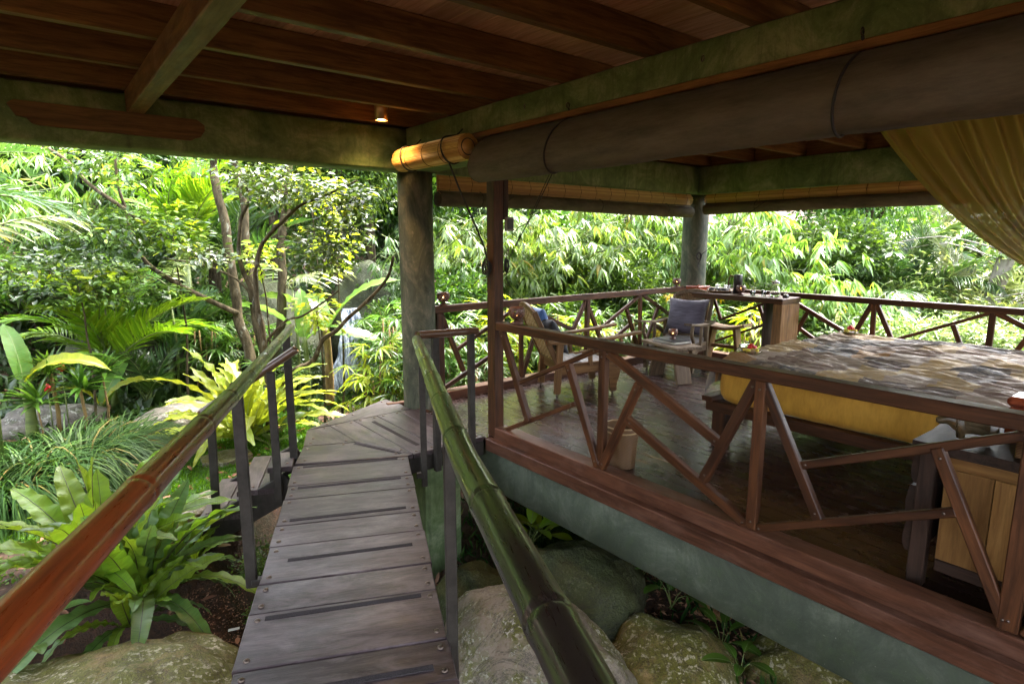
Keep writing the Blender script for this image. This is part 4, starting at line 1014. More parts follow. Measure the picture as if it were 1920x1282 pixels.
# ---- bed
bd = thing('bed', 'low bed with red brown frame and yellow fitted sheet', 'bed', (5.3, 1.2, 0))
X0, X1, Y0, Y1 = 4.22, 6.42, -.75, 2.66
box('side_rail', (X0-.03, Y0, .25), (X0+.05, Y1+.05, .335), 'rail', bd, 'y'); box('side_rail', (X1-.05, Y0, .25), (X1+.03, Y1+.05, .335), 'rail', bd, 'y')
box('foot_rail', (X0-.06, Y1-.02, .33), (X1+.06, Y1+.07, .375), 'rail', bd, 'x'); box('foot_board', (X0+.055, Y1-.03, .25), (X1-.055, Y1+.02, .328), 'rail', bd, 'x')
for (x, y) in ((X0+.06, Y1-.05), (X0+.06, .95), (X1-.06, Y1-.05), (X1-.06, Y0+.3), (X0+.06, Y0+.3)):
    box('leg', (x-.05, y-.06, 0), (x+.05, y+.06, .248), 'rail', bd, 'z')
mx0, mx1, my0, my1, mz0, mz1 = X0+.0, X1, Y0, Y1-.02, .34, .665
V, F = [], []; per = []; r_ = .12
def rrect(t, ins):
    pass
N = 240; ring = []
a0, a1, b0, b1 = mx0, mx1, my0, my1
segs = [((a0+r_, b1), (a1-r_, b1)), ((a1, b1-r_), (a1, b0+r_)), ((a1-r_, b0), (a0+r_, b0)), ((a0, b0+r_), (a0, b1-r_))]
cs = [(a1-r_, b1-r_, 90), (a1-r_, b0+r_, 0), (a0+r_, b0+r_, -90), (a0+r_, b1-r_, 180)]
for k_ in range(4):
    p, q = segs[k_]; n = 60
    for i in range(n): ring.append((p[0]+(q[0]-p[0])*i/n, p[1]+(q[1]-p[1])*i/n))
    cx, cy_, a = cs[k_]
    for i in range(8): an = R(a-90*i/8); ring.append((cx+r_*math.cos(an), cy_+r_*math.sin(an)))
cxm, cym = (mx0+mx1)/2, (my0+my1)/2
levels = [(mz0-.005, -.06), (mz0+.015, -.01), (mz0+.05, .01), (mz0+.10, .02), (mz0+.15, .02), (mz0+.2, .015), (mz1-.08, .005), (mz1-.04, .0), (mz1-.015, -.03), (mz1, -.09)]
for li, (z, off) in enumerate(levels):
    for i, (x, y) in enumerate(ring):
        dx, dy = x-cxm, y-cym; l = math.hypot(dx, dy); ff = (noise.noise(Vector((x*7, y*7, z*2)))*.016+abs(noise.noise(Vector((x*13, y*13, z*3))))*-.014)*(1 if li < 6 else .3)+noise.noise(Vector((x*30, y*30, z*9)))*.005
        V.append((x+dx/l*(off+ff), y+dy/l*(off+ff), z+(.01*noise.noise(Vector((x*5, y*5, 2))) if li == 0 else 0)))
n = len(ring)
for li in range(len(levels)-1):
    for i in range(n): a, b = li*n+i, li*n+(i+1) % n; F.append((a, b, b+n, a+n))
F.append(tuple(range((len(levels)-1)*n, len(levels)*n)))
obj('mattress', md('mattress', V, F, M['yellow'], True), bd)
# quilt with ruched surface draped over the mattress
nx_, ny_ = 380, 260; qx0, qx1, qy0, qy1 = X0-.10, X1+.12, Y0-.05, Y1+.20
xs = np.linspace(qx0, qx1, nx_); ys = np.linspace(qy0, qy1, ny_); V = []
for j, y in enumerate(ys):
    for i, x in enumerate(xs):
        ox = max(0, (X0+.02)-x); ox2 = max(0, x-(X1-.02)); oy = max(0, y-(Y1-.05))
        h = noise.noise(Vector((x*8, y*2.6, .3)))*.020 + abs(noise.noise(Vector((x*19+noise.noise(Vector((x*2,y*2,5)))*2.5, y*4.2, 1.7))))*.040 + noise.noise(Vector((x*38, y*9, 3.1)))*.008 + .02*noise.noise(Vector((x*1.1, y*1.1, 8)))
        X_, Y_ = x, y; drop = 0
        def fold(o):   # over-the-edge distance -> outward, down
            r = .05
            if o <= 0: return 0, 0
            if o < r*1.57: a = o/r; return r*math.sin(a), r*(1-math.cos(a))
            return r+(o-r*1.57)*.08, r+(o-r*1.57)
        fx, dx_ = fold(ox); fx2, dx2 = fold(ox2); fy, dy_ = fold(oy)
        X_ = min(max(x, X0+.02), X1-.02)-fx+fx2; Y_ = min(y, Y1-.05)+fy; drop = dx_+dx2+dy_
        if ox > 0 and oy > 0: X_ -= .25*min(ox, oy); Y_ += .25*min(ox, oy)
        e = 1 if drop < .01 else .35
        w = noise.noise(Vector((x*7, y*7, 2)))*.012 if drop > .02 else 0
        V.append((X_+w, Y_+w, mz1+.022+h*e-drop*(1+.12*noise.noise(Vector((x*4, y*4, 6))))))
V = np.array(V); F = np.array([(j*nx_+i, j*nx_+i+1, (j+1)*nx_+i+1, (j+1)*nx_+i) for j in range(ny_-1) for i in range(nx_-1)])
obj('quilt', md('quilt', V, F, M['quilt'], True), label='ruched patchwork quilt in grey, brown and cream over bed', category='quilt')
def flowerbowl(label, x, y, z, s=1):
    t = thing('flower_bowl', label, 'flower bowl', (x, y, z)); W = Matrix.Translation((x, y, z)) @ Matrix.Scale(s, 4)
    mb = MB()
    for i in range(14):
        a = i*2*math.pi/14; d = Vector((math.cos(a), math.sin(a), 0)); e = Vector((-d.y, d.x, 0))
        mb.add(([d*.02, d*.05+e*.016+Vector((0,0,.01)), d*.088+Vector((0,0,.035+.01*(i % 2))), d*.05-e*.016+Vector((0,0,.01))], [(0,1,2,3)]))
    mb.build('leaf_cup', M['l_mid'], t, False, W)
    V, F = lathe([(.0001,.002),(.045,.004),(.07,.03),(.05,.034),(.0001,.03)], 16, False); obj('bowl', md('bowl', V, F, M['rattan'], True), t, W)
    for mt, n_, R0, z0 in (('ypet', 10, .05, .045), ('red', 26, .028, .062)):
        mb = MB()
        for i in range(n_):
            a = rnd.uniform(0, 6.28); rr = R0*(rnd.uniform(.8, 1.1) if mt == 'ypet' else rnd.uniform(0, 1)); c = Vector((rr*math.cos(a), rr*math.sin(a), z0+(.02*(1-rr/R0) if mt == 'red' else 0)))
            vf = lathe([(.0001,-.012),(.012,-.004),(.014,.004),(.0001,.01)], 7, False); rot = Matrix.Rotation(rnd.uniform(-1,1), 3, 'X') @ Matrix.Rotation(rnd.uniform(-1,1), 3, 'Y')
            mb.add(([c+rot @ Vector(v) for v in vf[0]], vf[1]))
        mb.build('petals', M[mt], t, True, W, kind='stuff')
flowerbowl('bowl of red and yellow flowers on near foot corner of bed', 4.47, 2.50, mz1+.035, 1.05)
flowerbowl('bowl of red and yellow flowers on far foot corner of bed', 6.20, 2.45, mz1+.035, 1.05)
# glass cookie jar on a low bench beyond the bed foot
bn = thing('bench', 'low wooden stand behind the bed foot holding a glass jar', 'stand', (5.42, 3.08, 0))
box('stand_top', (5.25, 2.93, .40), (5.62, 3.27, .43), 'teak', bn)
for (x, y) in ((5.29, 2.97), (5.58, 2.97), (5.29, 3.23), (5.58, 3.23)): box('leg', (x-.02, y-.02, 0), (x+.02, y+.02, .398), 'teak', bn, 'z')
jr = thing('glass_jar', 'round lidded clear glass jar behind the bed foot', 'jar', (5.43, 3.08, .431)); W = Matrix.Translation((5.43, 3.08, .431))
V, F = lathe([(.0001,0),(.07,0),(.10,.03),(.112,.08),(.10,.125),(.075,.145),(.078,.155),(.072,.155),(.069,.145),(.094,.122),(.106,.08),(.095,.034),(.068,.006),(.0001,.006)], 30, False); obj('jar_body', md('jar_body', V, F, M['glass'], True), jr, W)
V, F = lathe([(.0001,.158),(.08,.158),(.08,.166),(.05,.178),(.012,.184),(.010,.192),(.016,.205),(.0001,.212)], 26, False); obj('lid', md('lid', V, F, M['glass'], True), jr, W)

# ---- bedside chest
ch = thing('chest', 'dark legged bedside chest with yellow plank side and bulging drawers', 'chest', (3.42, .4, 0))
CX0, CX1, CY0, CY1 = 3.13, 3.70, -.05, .88
pr = [(CX0-.03, CY0-.03), (CX0-.035, .3), (CX0-.02, .6), (CX0-.03, CY1+.03), (3.35, CY1+.025), (3.6, CY1+.04), (CX1+.03, CY1+.02), (CX1+.03, CY0-.03)]
prism('top_slab', pr, 'z', .665, .71, 'darkwood', ch, Matrix.Identity(4))
for (x, y) in ((CX0+.03, CY1-.03), (CX1-.03, CY1-.03), (CX0+.03, CY0+.03), (CX1-.03, CY0+.03)): box('leg', (x-.03, y-.035, 0), (x+.03, y+.035, .662), 'darkwood', ch, 'z')
for i, (y0, y1) in enumerate(((.02, .21), (.213, .39), (.393, .60), (.603, .78))): box('side_board', (CX0+.012, y0, .16), (CX0+.03, y1, .60), 'pine', ch, 'z', ch=.002)
box('side_rail', (CX0+.008, .02, .602), (CX0+.034, .78, .66), 'pine', ch, 'y'); box('side_rail', (CX0+.01, .02, .10), (CX0+.04, .78, .157), 'darkwood', ch, 'y')
box('back_board', (CX0+.08, CY0+.07, .12), (CX1-.08, CY1-.08, .65), 'darkwood', ch, 'y')
for (z0, z1, o) in ((.485, .635, .05), (.31, .47, .06), (.14, .295, .055)):
    d = prism('drawer', [(CY1-.02, z0), (CY1+o*.55, z0), (CY1+o*.8, z0+.03), (CY1+o*.85, (z0+z1)/2), (CY1+o*.7, z1-.012), (CY1+o*.6, z1), (CY1-.02, z1)], 'x', CX0+.04, CX1-.04, 'darkwood', ch, Matrix.Identity(4))
    V, F = lathe([(.0001,.03),(.018,.026),(.02,.016),(.009,.008),(.009,0)], 14, False); obj('knob', md('knob', V, F, M['brass'], True), d, Matrix.Translation((3.3, CY1+o*.82, (z0+z1)/2)) @ Matrix.Rotation(-math.pi/2, 4, 'X'))
# buffalo figurine: one continuous skinned body
def skin(name, V, E, Rr, mat, W, parent=None, lv=2, **t):
    me = bpy.data.meshes.new(name); me.from_pydata(V, E, []); me.materials.append(M[mat])
    o = bpy.data.objects.new(name, me); put(o, W, parent); tag(o, **t)
    o.modifiers.new('skin', 'SKIN'); sv = me.skin_vertices[0].data
    for i, r in enumerate(Rr): sv[i].radius = (r, r) if not isinstance(r, tuple) else r
    sv[0].use_root = True
    s = o.modifiers.new('sub', 'SUBSURF'); s.levels = s.render_levels = lv
    return o
zb = .711
BV = [(0,0,.095),(.05,0,.10),(.09,0,.105),(.118,0,.112),(.142,0,.102),(.166,0,.09),(-.05,0,.098),(-.085,0,.085),
      (.055,.028,.05),(.055,.03,.004),(.055,-.028,.05),(.055,-.03,.004),(-.06,.028,.05),(-.065,.03,.004),(-.06,-.028,.05),(-.065,-.03,.004),(-.10,0,.05)]
BE = [(0,1),(1,2),(2,3),(3,4),(4,5),(0,6),(6,7),(1,8),(8,9),(1,10),(10,11),(6,12),(12,13),(6,14),(14,15),(7,16)]
BR = [(.052,.05),(.056,.054),(.042,.044),(.03,.032),(.024,.024),(.017,.016),(.043,.043),(.02,.02),.017,.012,.017,.012,.018,.012,.018,.012,.005]
Wb = Matrix.Translation((3.27, .725, zb)) @ RZ(R(118)) @ Matrix.Scale(.9, 4)
skin('buffalo_figurine', BV, BE, BR, 'bull', Wb, label='small bronze buffalo figurine standing on bedside chest', category='figurine')
fg = bpy.data.objects['buffalo_figurine']
for s in (-1, 1):
    V, F = tube(smoothpath([(.122, s*.02, .132), (.118, s*.038, .140), (.105, s*.046, .152), (.09, s*.036, .160)], 3), [.006,.006,.0058,.0055,.005,.0045,.004,.003,.002,.001], 6); obj('horn', md('horn', V, F, M['bull'], True), fg, Wb)
V, F = tube([(.085+.0, .045*math.cos(a), .105+.045*math.sin(a)) for a in [q*math.pi/8 for q in range(17)]], .006, 6, False); obj('collar', md('collar', V, F, M['bull'], True), fg, Wb)
wb = thing('woven_box', 'lidded woven cane box with amber trim on chest', 'box', (3.29, .47, zb), R(8)); W = WM[wb.name]
lb(wb, 'box_body', (-.13, 0, .045), (.13, 0, .045), .2, .085, 'rattan'); lb(wb, 'lid', (-.136, 0, .098), (.136, 0, .098), .21, .018, 'cane'); lb(wb, 'trim', (-.137, .107, .098), (.137, .107, .098), .006, .012, 'redwood')
rb_ = thing('red_box', 'glossy red wooden case at back of bedside chest', 'box', (3.56, .60, zb)); box('case_body', (3.50, .50, zb), (3.66, .665, zb+.14), 'redwood', rb_, ch=.012); box('case_lid', (3.495, .495, zb+.142), (3.665, .67, zb+.19), 'redwood', rb_, ch=.015)
# waste basket
bs = thing('waste_basket', 'round woven cane waste basket behind front railing', 'basket', (3.20, 2.74, 0)); V, F = [], []
nz, na = 34, 44
for i in range(nz):
    z = .305*i/(nz-1); r = .098+.022*(i/(nz-1))**.8
    for j in range(na): a = 2*math.pi*j/na; rr = r+.0025*(1 if (i+j) % 2 else -1); V.append((3.20+rr*math.cos(a), 2.74+rr*math.sin(a), z+.002))
for i in range(nz-1):
    for j in range(na): a, b = i*na+j, i*na+(j+1) % na; F.append((a, b, b+na, a+na))
F.append(tuple(reversed(range(na))))
o = obj('basket_wall', md('basket_wall', V, F, M['rattan'], True), bs); m_ = o.modifiers.new('t', 'SOLIDIFY'); m_.thickness = .006; m_.offset = -1
for z, r in ((.307, .122), (.27, .121)): V, F = tube([(3.20+r*math.cos(a), 2.74+r*math.sin(a), z) for a in [q*2*math.pi/32 for q in range(33)]], .006, 6, False); obj('rim', md('rim', V, F, M['cane'], True), bs)
# floor lamp with woven shade beyond the bed
fl_ = thing('floor_lamp', 'floor lamp with a wide dark woven shade beyond bed', 'lamp', (6.86, .78, 0)); W = Matrix.Translation((6.86, .78, 0))
V, F = lathe([(.0001,0),(.14,0),(.14,.02),(.02,.035),(.014,.05),(.012,.72),(.0001,.72)], 20, False); obj('lamp_stand', md('lamp_stand', V, F, M['darkwood'], True), fl_, W)
mb = MB()
for i in range(9):
    t = i/8; r = .10+.20*math.sin(t*math.pi*.62+.1); z = .66+.30*t if t < .5 else .81+.2*(t-.5)
    mb.add(tube([(r*math.cos(a), r*math.sin(a), z+.008*math.sin(a*12+i*math.pi)) for a in [q*2*math.pi/72 for q in range(73)]], .011, 5, False))
for j in range(26):
    a = j*2*math.pi/26; mb.add(tube([((.10+.20*math.sin(t*math.pi*.62+.1))*math.cos(a), (.10+.20*math.sin(t*math.pi*.62+.1))*math.sin(a), (.66+.30*t if t < .5 else .81+.2*(t-.5))) for t in [q/8 for q in range(9)]], .008, 4))
mb.build('lamp_shade', M['rattan'], fl_, True, W)

# ---- mosquito net
V, F = [], []; ns, nt = 200, 36
for i in range(ns+1):
    s = i/ns
    T = Vector((5.2, 2.06-2.6*s, 2.56)); C1 = Vector((5.2, 1.62-1.9*s, 1.95-.10*s)); C2 = Vector((5.2, 1.22-.85*s, 1.42+.08*s)); K = Vector((5.2, .25+.04*s, 1.08+.03*s))
    for j in range(nt+1):
        t = j/nt; p = T*(1-t)**3+C1*3*t*(1-t)**2+C2*3*t*t*(1-t)+K*t**3
        ph = s*2*math.pi*19+2.2*noise.noise(Vector((s*9, t*1.2, 0))); am = .058*(1-t*.6)*(.4+1.1*abs(noise.noise(Vector((s*14, t*1.5, 3)))))
        p = p+Vector((math.sin(ph)*am*1.6, math.cos(ph*.5)*am*.4, math.sin(ph+1)*am*.3)); V.append(p)
for i in range(ns):
    for j in range(nt): a = i*(nt+1)+j; F.append((a, a+nt+1, a+nt+2, a+1))
nt_ = obj('mosquito_net', md('mosquito_net', V, F, M['net'], True), label='olive gauze mosquito net swept aside over the bed', category='mosquito net')
cr = thing('net_rail', 'thin wooden curtain rail above the mosquito net', 'curtain rail', (5.2, .8, 2.57)); bar('rail_pole', (5.2, -.9, 2.59), (5.2, 2.3, 2.59), .03, .03, 'rafter', cr); 
for y in (-.6, .8, 2.2): bar('rail_hanger', (5.2, y, 2.60), (5.2, y, 2.70), .02, .02, 'rafter', cr, up=(1,0,0))
# ================================================================= GARDEN
def tmpl(kind):
    if kind == 'lance':   # long narrow leaf, folded along the midrib, drooping tip
        V = [(0,0,0),(.3,0,.02),(.65,0,0),(1,0,-.10),(.3,.5,.05),(.3,-.5,.05),(.65,.36,.02),(.65,-.36,.02)]
        F = [(0,1,4),(0,5,1),(1,2,6,4),(1,5,7,2),(2,3,6),(2,7,3)]
    elif kind == 'oval':
        V = [(0,0,0),(.5,0,.0),(1,0,-.06),(.28,.40,.05),(.28,-.40,.05),(.65,.42,.03),(.65,-.42,.03)]
        F = [(0,1,3),(0,4,1),(1,5,3),(1,4,6),(1,2,5),(1,6,2)]
    elif kind == 'dia':
        V = [(0,0,0),(.5,.5,.08),(1,0,-.05),(.5,-.5,.08)]; F = [(0,2,1),(0,3,2)]
    T = []
    for f in F: T += [f] if len(f) == 3 else [(f[0],f[1],f[2]),(f[0],f[2],f[3])]
    return np.array(V, float), np.array(T, int)
TP = {k_: tmpl(k_) for k_ in ('lance', 'oval', 'dia')}
def nrmz(a): return a/np.maximum(np.linalg.norm(a, axis=-1, keepdims=True), 1e-9)
def leaves(P_, D, U, L, Wd, kind='lance'):
    """batch of leaves -> verts, tris"""
    TV, TF = TP[kind]; n = len(P_); D = nrmz(D); S = nrmz(np.cross(U, D)); N = np.cross(D, S)
    L = np.broadcast_to(L, n)[:, None, None]; Wd = np.broadcast_to(Wd, n)[:, None, None]
    V = P_[:, None, :] + D[:, None, :]*TV[None, :, 0:1]*L + S[:, None, :]*TV[None, :, 1:2]*Wd + N[:, None, :]*TV[None, :, 2:3]*L
    F = TF[None] + (np.arange(n)*len(TV))[:, None, None]
    return V.reshape(-1, 3), F.reshape(-1, 3)
def cat(lst):
    Vs, Fs, o = [], [], 0
    for V, F in lst: Vs.append(V); Fs.append(F+o); o += len(V)
    return np.concatenate(Vs), np.concatenate(Fs)
def rdir(n, up=0):
    d = rng.normal(size=(n, 3)); d[:, 2] += up; return nrmz(d)
def lobj(name, V, F, mat, parent=None, W=None, **t): return obj(name, md(name, V, F, M[mat], True), parent, W, **t)

# ---- crowns ----
def fan_cluster(n_c, centers, size, k=(5, 8), kind='lance', wr=.15, droop=.55, outd=None):
    """hands of leaves (bamboo): k leaves radiate from each centre and droop"""
    P_, D, U, L = [], [], [], []
    for i in range(n_c):
        c = centers[i]; o = rdir(1)[0] if outd is None else nrmz(outd[i]+rng.normal(size=3)*.35)
        o[2] *= .5; o = nrmz(o); s = nrmz(np.cross(o, (0, 0, 1))); m = rng.integers(k[0], k[1]+1); sz = size*rng.uniform(.55, 1.2)
        for q in range(m):
            a = (q/(m-1)-.5)*2.3+rng.uniform(-.12, .12); d = o*math.cos(a)+s*math.sin(a)*.95; d = d+np.array((0, 0, -droop-rng.uniform(0, .35)-.25*abs(a)))
            P_.append(c+rng.normal(size=3)*.01); D.append(d); U.append((0, 0, 1)+rng.normal(size=3)*.25); L.append(sz*rng.uniform(.75, 1.05)*(1-.18*abs(a)))
    P_, D, U, L = map(np.array, (P_, D, U, L)); return leaves(P_, D, U, L, L*wr, kind)

def bamboo_clump(name, label, loc, n_culm, h, spread, lsize, seed, mat='l_bam', lean=(0, 0), dens=1.0, group='bamboo clumps beyond the railing', hang=.45):
    global rng
    rng = np.random.default_rng(seed); r_ = random.Random(seed)
    t = thing(name, label, 'bamboo', loc, 0, group); st_ = MB(); C_, O_ = [], []
    for i in range(n_culm):
        a = r_.uniform(0, 6.28); b = r_.uniform(0, .35)*spread*.5; out = Vector((math.cos(a), math.sin(a), 0))
        ln = Vector((lean[0], lean[1], 0)); L = h*r_.uniform(.7, 1.1); pts = []
        for q in range(8):
            s = q/7; pts.append(Vector(loc)+out*(b*.4+spread*(s**2.2)*.9)+ln*(s**2)*h*.35+Vector((0, 0, L*(s-.33*s**3))))
        st_.add(tube(pts, [.018*(1-.8*q/7)+.003 for q in range(8)], 5))
        for q in range(int(20*dens)):
            s = r_.uniform(.25, 1); i0 = min(int(s*7), 6); f = s*7-i0; p = pts[i0].lerp(pts[i0+1], f)
            aa = r_.uniform(0, 6.28); tw = Vector((math.cos(aa), math.sin(aa), r_.uniform(-.1, .5)))*r_.uniform(.15, .75)*(.6+.4*h/4); e = p+tw; e.z -= tw.length*hang
            if q % 3 == 0: st_.add(tube([p, p+tw*.5, e], [.005, .0035, .002], 3))
            for w in range(2): C_.append(np.array(e)*(1-w*.35)+np.array(p)*(w*.35)); O_.append(np.array((tw.x, tw.y, 0)))
    C_ = np.array(C_); O_ = np.array(O_); V, F = fan_cluster(len(C_), C_, lsize, outd=O_, wr=.17)
    lobj('foliage', V, F, mat, t)['kind'] = 'stuff'; st_.build('culms', M['gstem'], t); return t

def blob(n, rad, seed, kind='dia', L=.12, wr=.45, shell=.55, droop=.2, k=9):
    """an irregular mass of leafy sprigs filling an uneven ellipsoid of radii rad (centred at origin)"""
    g = np.random.default_rng(seed); ns = n//k
    nl = 7; lc = g.normal(size=(nl, 3)); lc = nrmz(lc)*.45; lr = g.uniform(.38, .68, nl)
    w = g.integers(0, nl, ns); d = nrmz(g.normal(size=(ns, 3))); rr = shell+(1-shell)*g.random((ns, 1))**.6
    c = lc[w]+d*rr*lr[w][:, None]
    P_ = np.repeat(c, k, 0)*np.array(rad)+g.normal(size=(ns*k, 3))*L*.9
    D = np.repeat(d, k, 0)+g.normal(size=(ns*k, 3))*.75; D[:, 2] -= droop
    U = np.array((0, 0, 1.))+g.normal(size=(ns*k, 3))*.45
    LL = L*g.uniform(.6, 1.25, ns*k); return leaves(P_, D, U, LL, LL*wr, kind)
BL = {}
def blobmesh(key, mat):
    kk = (key, mat)
    if kk in BL: return BL[kk]
    spec = {'fine1': (15000, 1, .075, .42), 'fine2': (15000, 2, .08, .4), 'mid1': (9000, 3, .12, .45), 'mid2': (9000, 4, .13, .38), 'big1': (3600, 5, .26, .34), 'lanc1': (8000, 6, .16, .2)}[key]
    V, F = blob(spec[0], (1, 1, 1), spec[1], 'dia', spec[2], spec[3]); BL[kk] = md(key+'_leaves', V, F, M[mat], False); return BL[kk]
def tree(name, label, cat_, loc, r, h, key, mat, trunk=.08, tm='bark', group=None, rz=None):
    """broad bush or tree: tapered trunk with limbs and a shared-mesh crown"""
    t = thing(name, label, cat_, loc, 0, group); rr = random.Random(int(loc[0]*971+loc[1]*613+5000) & 0xffff)
    z0 = loc[2]; cz = z0+h-r[2]*.75; mb = MB()
    top = Vector((loc[0]+rr.uniform(-.2, .2), loc[1]+rr.uniform(-.2, .2), cz)); b = Vector((loc[0], loc[1], z0-.15))
    mb.add(tube([b, b.lerp(top, .4)+Vector((rr.uniform(-.1, .1), rr.uniform(-.1, .1), 0)), top], [trunk, trunk*.75, trunk*.45], 7))
    for i in range(5):
        a = rr.uniform(0, 6.28); e = top+Vector((math.cos(a)*r[0]*.75, math.sin(a)*r[1]*.75, rr.uniform(-.2, .6)*r[2])); s = b.lerp(top, rr.uniform(.6, 1))
        mb.add(tube([s, s.lerp(e, .5)+Vector((0, 0, .1*r[2])), e], [trunk*.4, trunk*.25, trunk*.08], 5))
    mb.build('trunk', M[tm], t)
    W = Matrix.Translation((loc[0], loc[1], cz)) @ RZ(rz if rz is not None else rr.uniform(0, 6.28)) @ Matrix.Diagonal((*r, 1))
    o = obj('crown', blobmesh(key, mat), t, W); o['kind'] = 'stuff'; return t

# ---- big leaves and fronds (shared meshes) ----
def strap(n, m, length, width, arch, wave, mats, fold=.12, ruffle=26, tipw=.0, seed=0, split=0, shape=None):
    """a long blade with a real midrib; local +X out, +Z up, arching"""
    V, F, mi = [], [], []; g = random.Random(seed)
    x, z, a = 0, 0, arch[0]; cs = []
    for i in range(n+1): cs.append((x, z, a)); a2 = arch[0]+(arch[1]-arch[0])*(i/n)**arch[2]; x += length/n*math.cos(a2); z += length/n*math.sin(a2); a = a2
    for i, (x, z, a) in enumerate(cs):
        t = i/n; w = (shape(t) if shape else (math.sin(math.pi*min(1, t*.92+.06))**.6)*(1-.25*t))*width/2
        for j in range(-m, m+1):
            s = j/m; rf = wave*abs(s)**1.5*math.sin(t*ruffle+seed+(2.2 if j > 0 else 0))*(.4+.6*math.sin(math.pi*t)); yy = s*w
            zz = fold*abs(s)*w+rf; V.append((x-math.sin(a)*zz, yy, z+math.cos(a)*zz))
    k_ = 2*m+1
    for i in range(n):
        for j in range(2*m):
            if split and i > 1 and abs(j-m+.5) > .6 and ((i*7+(0 if j < m else 3)) % split == 0) and g.random() < .6: continue
            q = i*k_+j; F.append((q, q+1, q+1+k_, q+k_)); mi.append(0)
    o = len(V)
    for i, (x, z, a) in enumerate(cs):
        r = width*.022*(1-.8*i/n)+.001
        for (dy, dz) in ((-r, .0), (0, r*.9), (r, .0), (0, -r*1.2)): V.append((x-math.sin(a)*dz, dy, z+math.cos(a)*dz))
    for i in range(n):
        for j in range(4): q = o+i*4+j; w_ = o+i*4+(j+1) % 4; F.append((q, w_, w_+4, q+4)); mi.append(1)
    return md('frond', V, F, mats, True, mi)
def frondmesh(length, pairs, leaf_l, leaf_w, arch, mats, vee=.5, droop=.4, seed=0, stalk=.15, sweep=.75):
    """feather palm frond"""
    g = np.random.default_rng(seed); n = 24; x, z, a = 0, 0, arch[0]; cs = []
    for i in range(n+1): cs.append((x, 0, z, a)); a = arch[0]+(arch[1]-arch[0])*(i/n)**arch[2]; x += length/n*math.cos(a); z += length/n*math.sin(a)
    C_ = np.array(cs); P_, D, U, L = [], [], [], []
    for i in range(pairs):
        t = stalk+(1-stalk)*i/(pairs-1)*.985; f = t*n; i0 = min(int(f), n-1); c = C_[i0]*(1-(f-i0))+C_[i0+1]*(f-i0)
        ax = np.array((math.cos(c[3]), 0, math.sin(c[3]))); up = np.array((-math.sin(c[3]), 0, math.cos(c[3])))
        for s in (-1, 1):
            sw = sweep+.5*t; d = np.array((0, s, 0))*math.cos(sw*.9)+ax*math.sin(sw*.9)+up*(vee*(1-t*.5))+np.array((0, 0, -droop*g.uniform(.5, 1.2)))+g.normal(size=3)*.05
            P_.append(c[:3]); D.append(d); U.append(up+g.normal(size=3)*.1); L.append(leaf_l*(math.sin(math.pi*(t*.80+.14))**.7)*g.uniform(.9, 1.06))
    P_, D, U, L = map(np.array, (P_, D, U, L)); V, F = leaves(P_, D, U, L, leaf_w*(.5+.5*L/leaf_l), 'lance')
    rv, rf = tube([Vector((c[0], 0, c[2])) for c in cs], [.012*length/1.5*(1-.85*i/n)+.0015 for i in range(n+1)], 5)
    VV = [tuple(v) for v in V]+[tuple(v) for v in rv]; FF = [tuple(f) for f in F]+[tuple(i+len(V) for i in f) for f in rf]
    return md('palm_frond', VV, FF, mats, True, [0]*len(F)+[1]*len(rf))
def fanmesh(segs, R_, w, spread, droop, stem, mats, seed=0):
    """fan leaf on its petiole (lady palm)"""
    g = np.random.default_rng(seed); P_, D, U, L = [], [], [], []; c = np.array((stem, 0, stem*.55))
    for i in range(segs):
        a = (i/(segs-1)-.5)*spread; d = np.array((math.cos(a), math.sin(a), -droop*abs(math.sin(a))-.08+.15*math.cos(a)))+g.normal(size=3)*.05
        P_.append(c); D.append(d); U.append((0, 0, 1)+g.normal(size=3)*.12); L.append(R_*g.uniform(.85, 1.05)*(1-.12*abs(a)))
    P_, D, U, L = map(np.array, (P_, D, U, L)); V, F = leaves(P_, D, U, L, w, 'lance')
    rv, rf = tube([(0,0,0), (stem*.5, 0, stem*.36), tuple(c)], [.004, .0035, .003], 4)
    VV = [tuple(v) for v in V]+[tuple(v) for v in rv]; FF = [tuple(f) for f in F]+[tuple(i+len(V) for i in f) for f in rf]
    return md('fan_leaf', VV, FF, mats, True, [0]*len(F)+[1]*len(rf))
def place(name, me, parent, p, az, el=0, roll=0, s=1.0):
    W = Matrix.Translation(p) @ RZ(az) @ RY(-el) @ RX(roll) @ Matrix.Scale(s, 4); return obj(name, me, parent, W)

PF = {k_: [frondmesh(1.5, 34, .42, .035, (1.25, -.35, 1.3), [M[k_], M['gstem']], .35, .35, 10+i) for i in range(2)]+[frondmesh(1.5, 34, .45, .035, (1.0, .1, 1.2), [M[k_], M['gstem']], .5, .15, 20)] for k_ in ('l_palm', 'l_palmd')}
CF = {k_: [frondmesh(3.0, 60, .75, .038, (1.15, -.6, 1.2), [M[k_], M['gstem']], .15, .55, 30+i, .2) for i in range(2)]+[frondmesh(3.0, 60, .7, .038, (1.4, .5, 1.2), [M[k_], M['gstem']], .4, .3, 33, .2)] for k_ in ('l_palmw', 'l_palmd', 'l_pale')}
WF = [frondmesh(.9, 13, .36, .045, (.5, -.6, 1.0), [M['l_palmw'], M['gstem']], .1, .6, 40, .2)]
FM = {k_: [fanmesh(8, .30, .036, 3.2, .55, .22, [M[k_], M['gstem']], 1), fanmesh(7, .27, .040, 2.8, .75, .18, [M[k_], M['gstem']], 2), fanmesh(9, .33, .032, 3.6, .4, .26, [M[k_], M['gstem']], 3)] for k_ in ('l_rhap', 'l_lime', 'l_mid')}
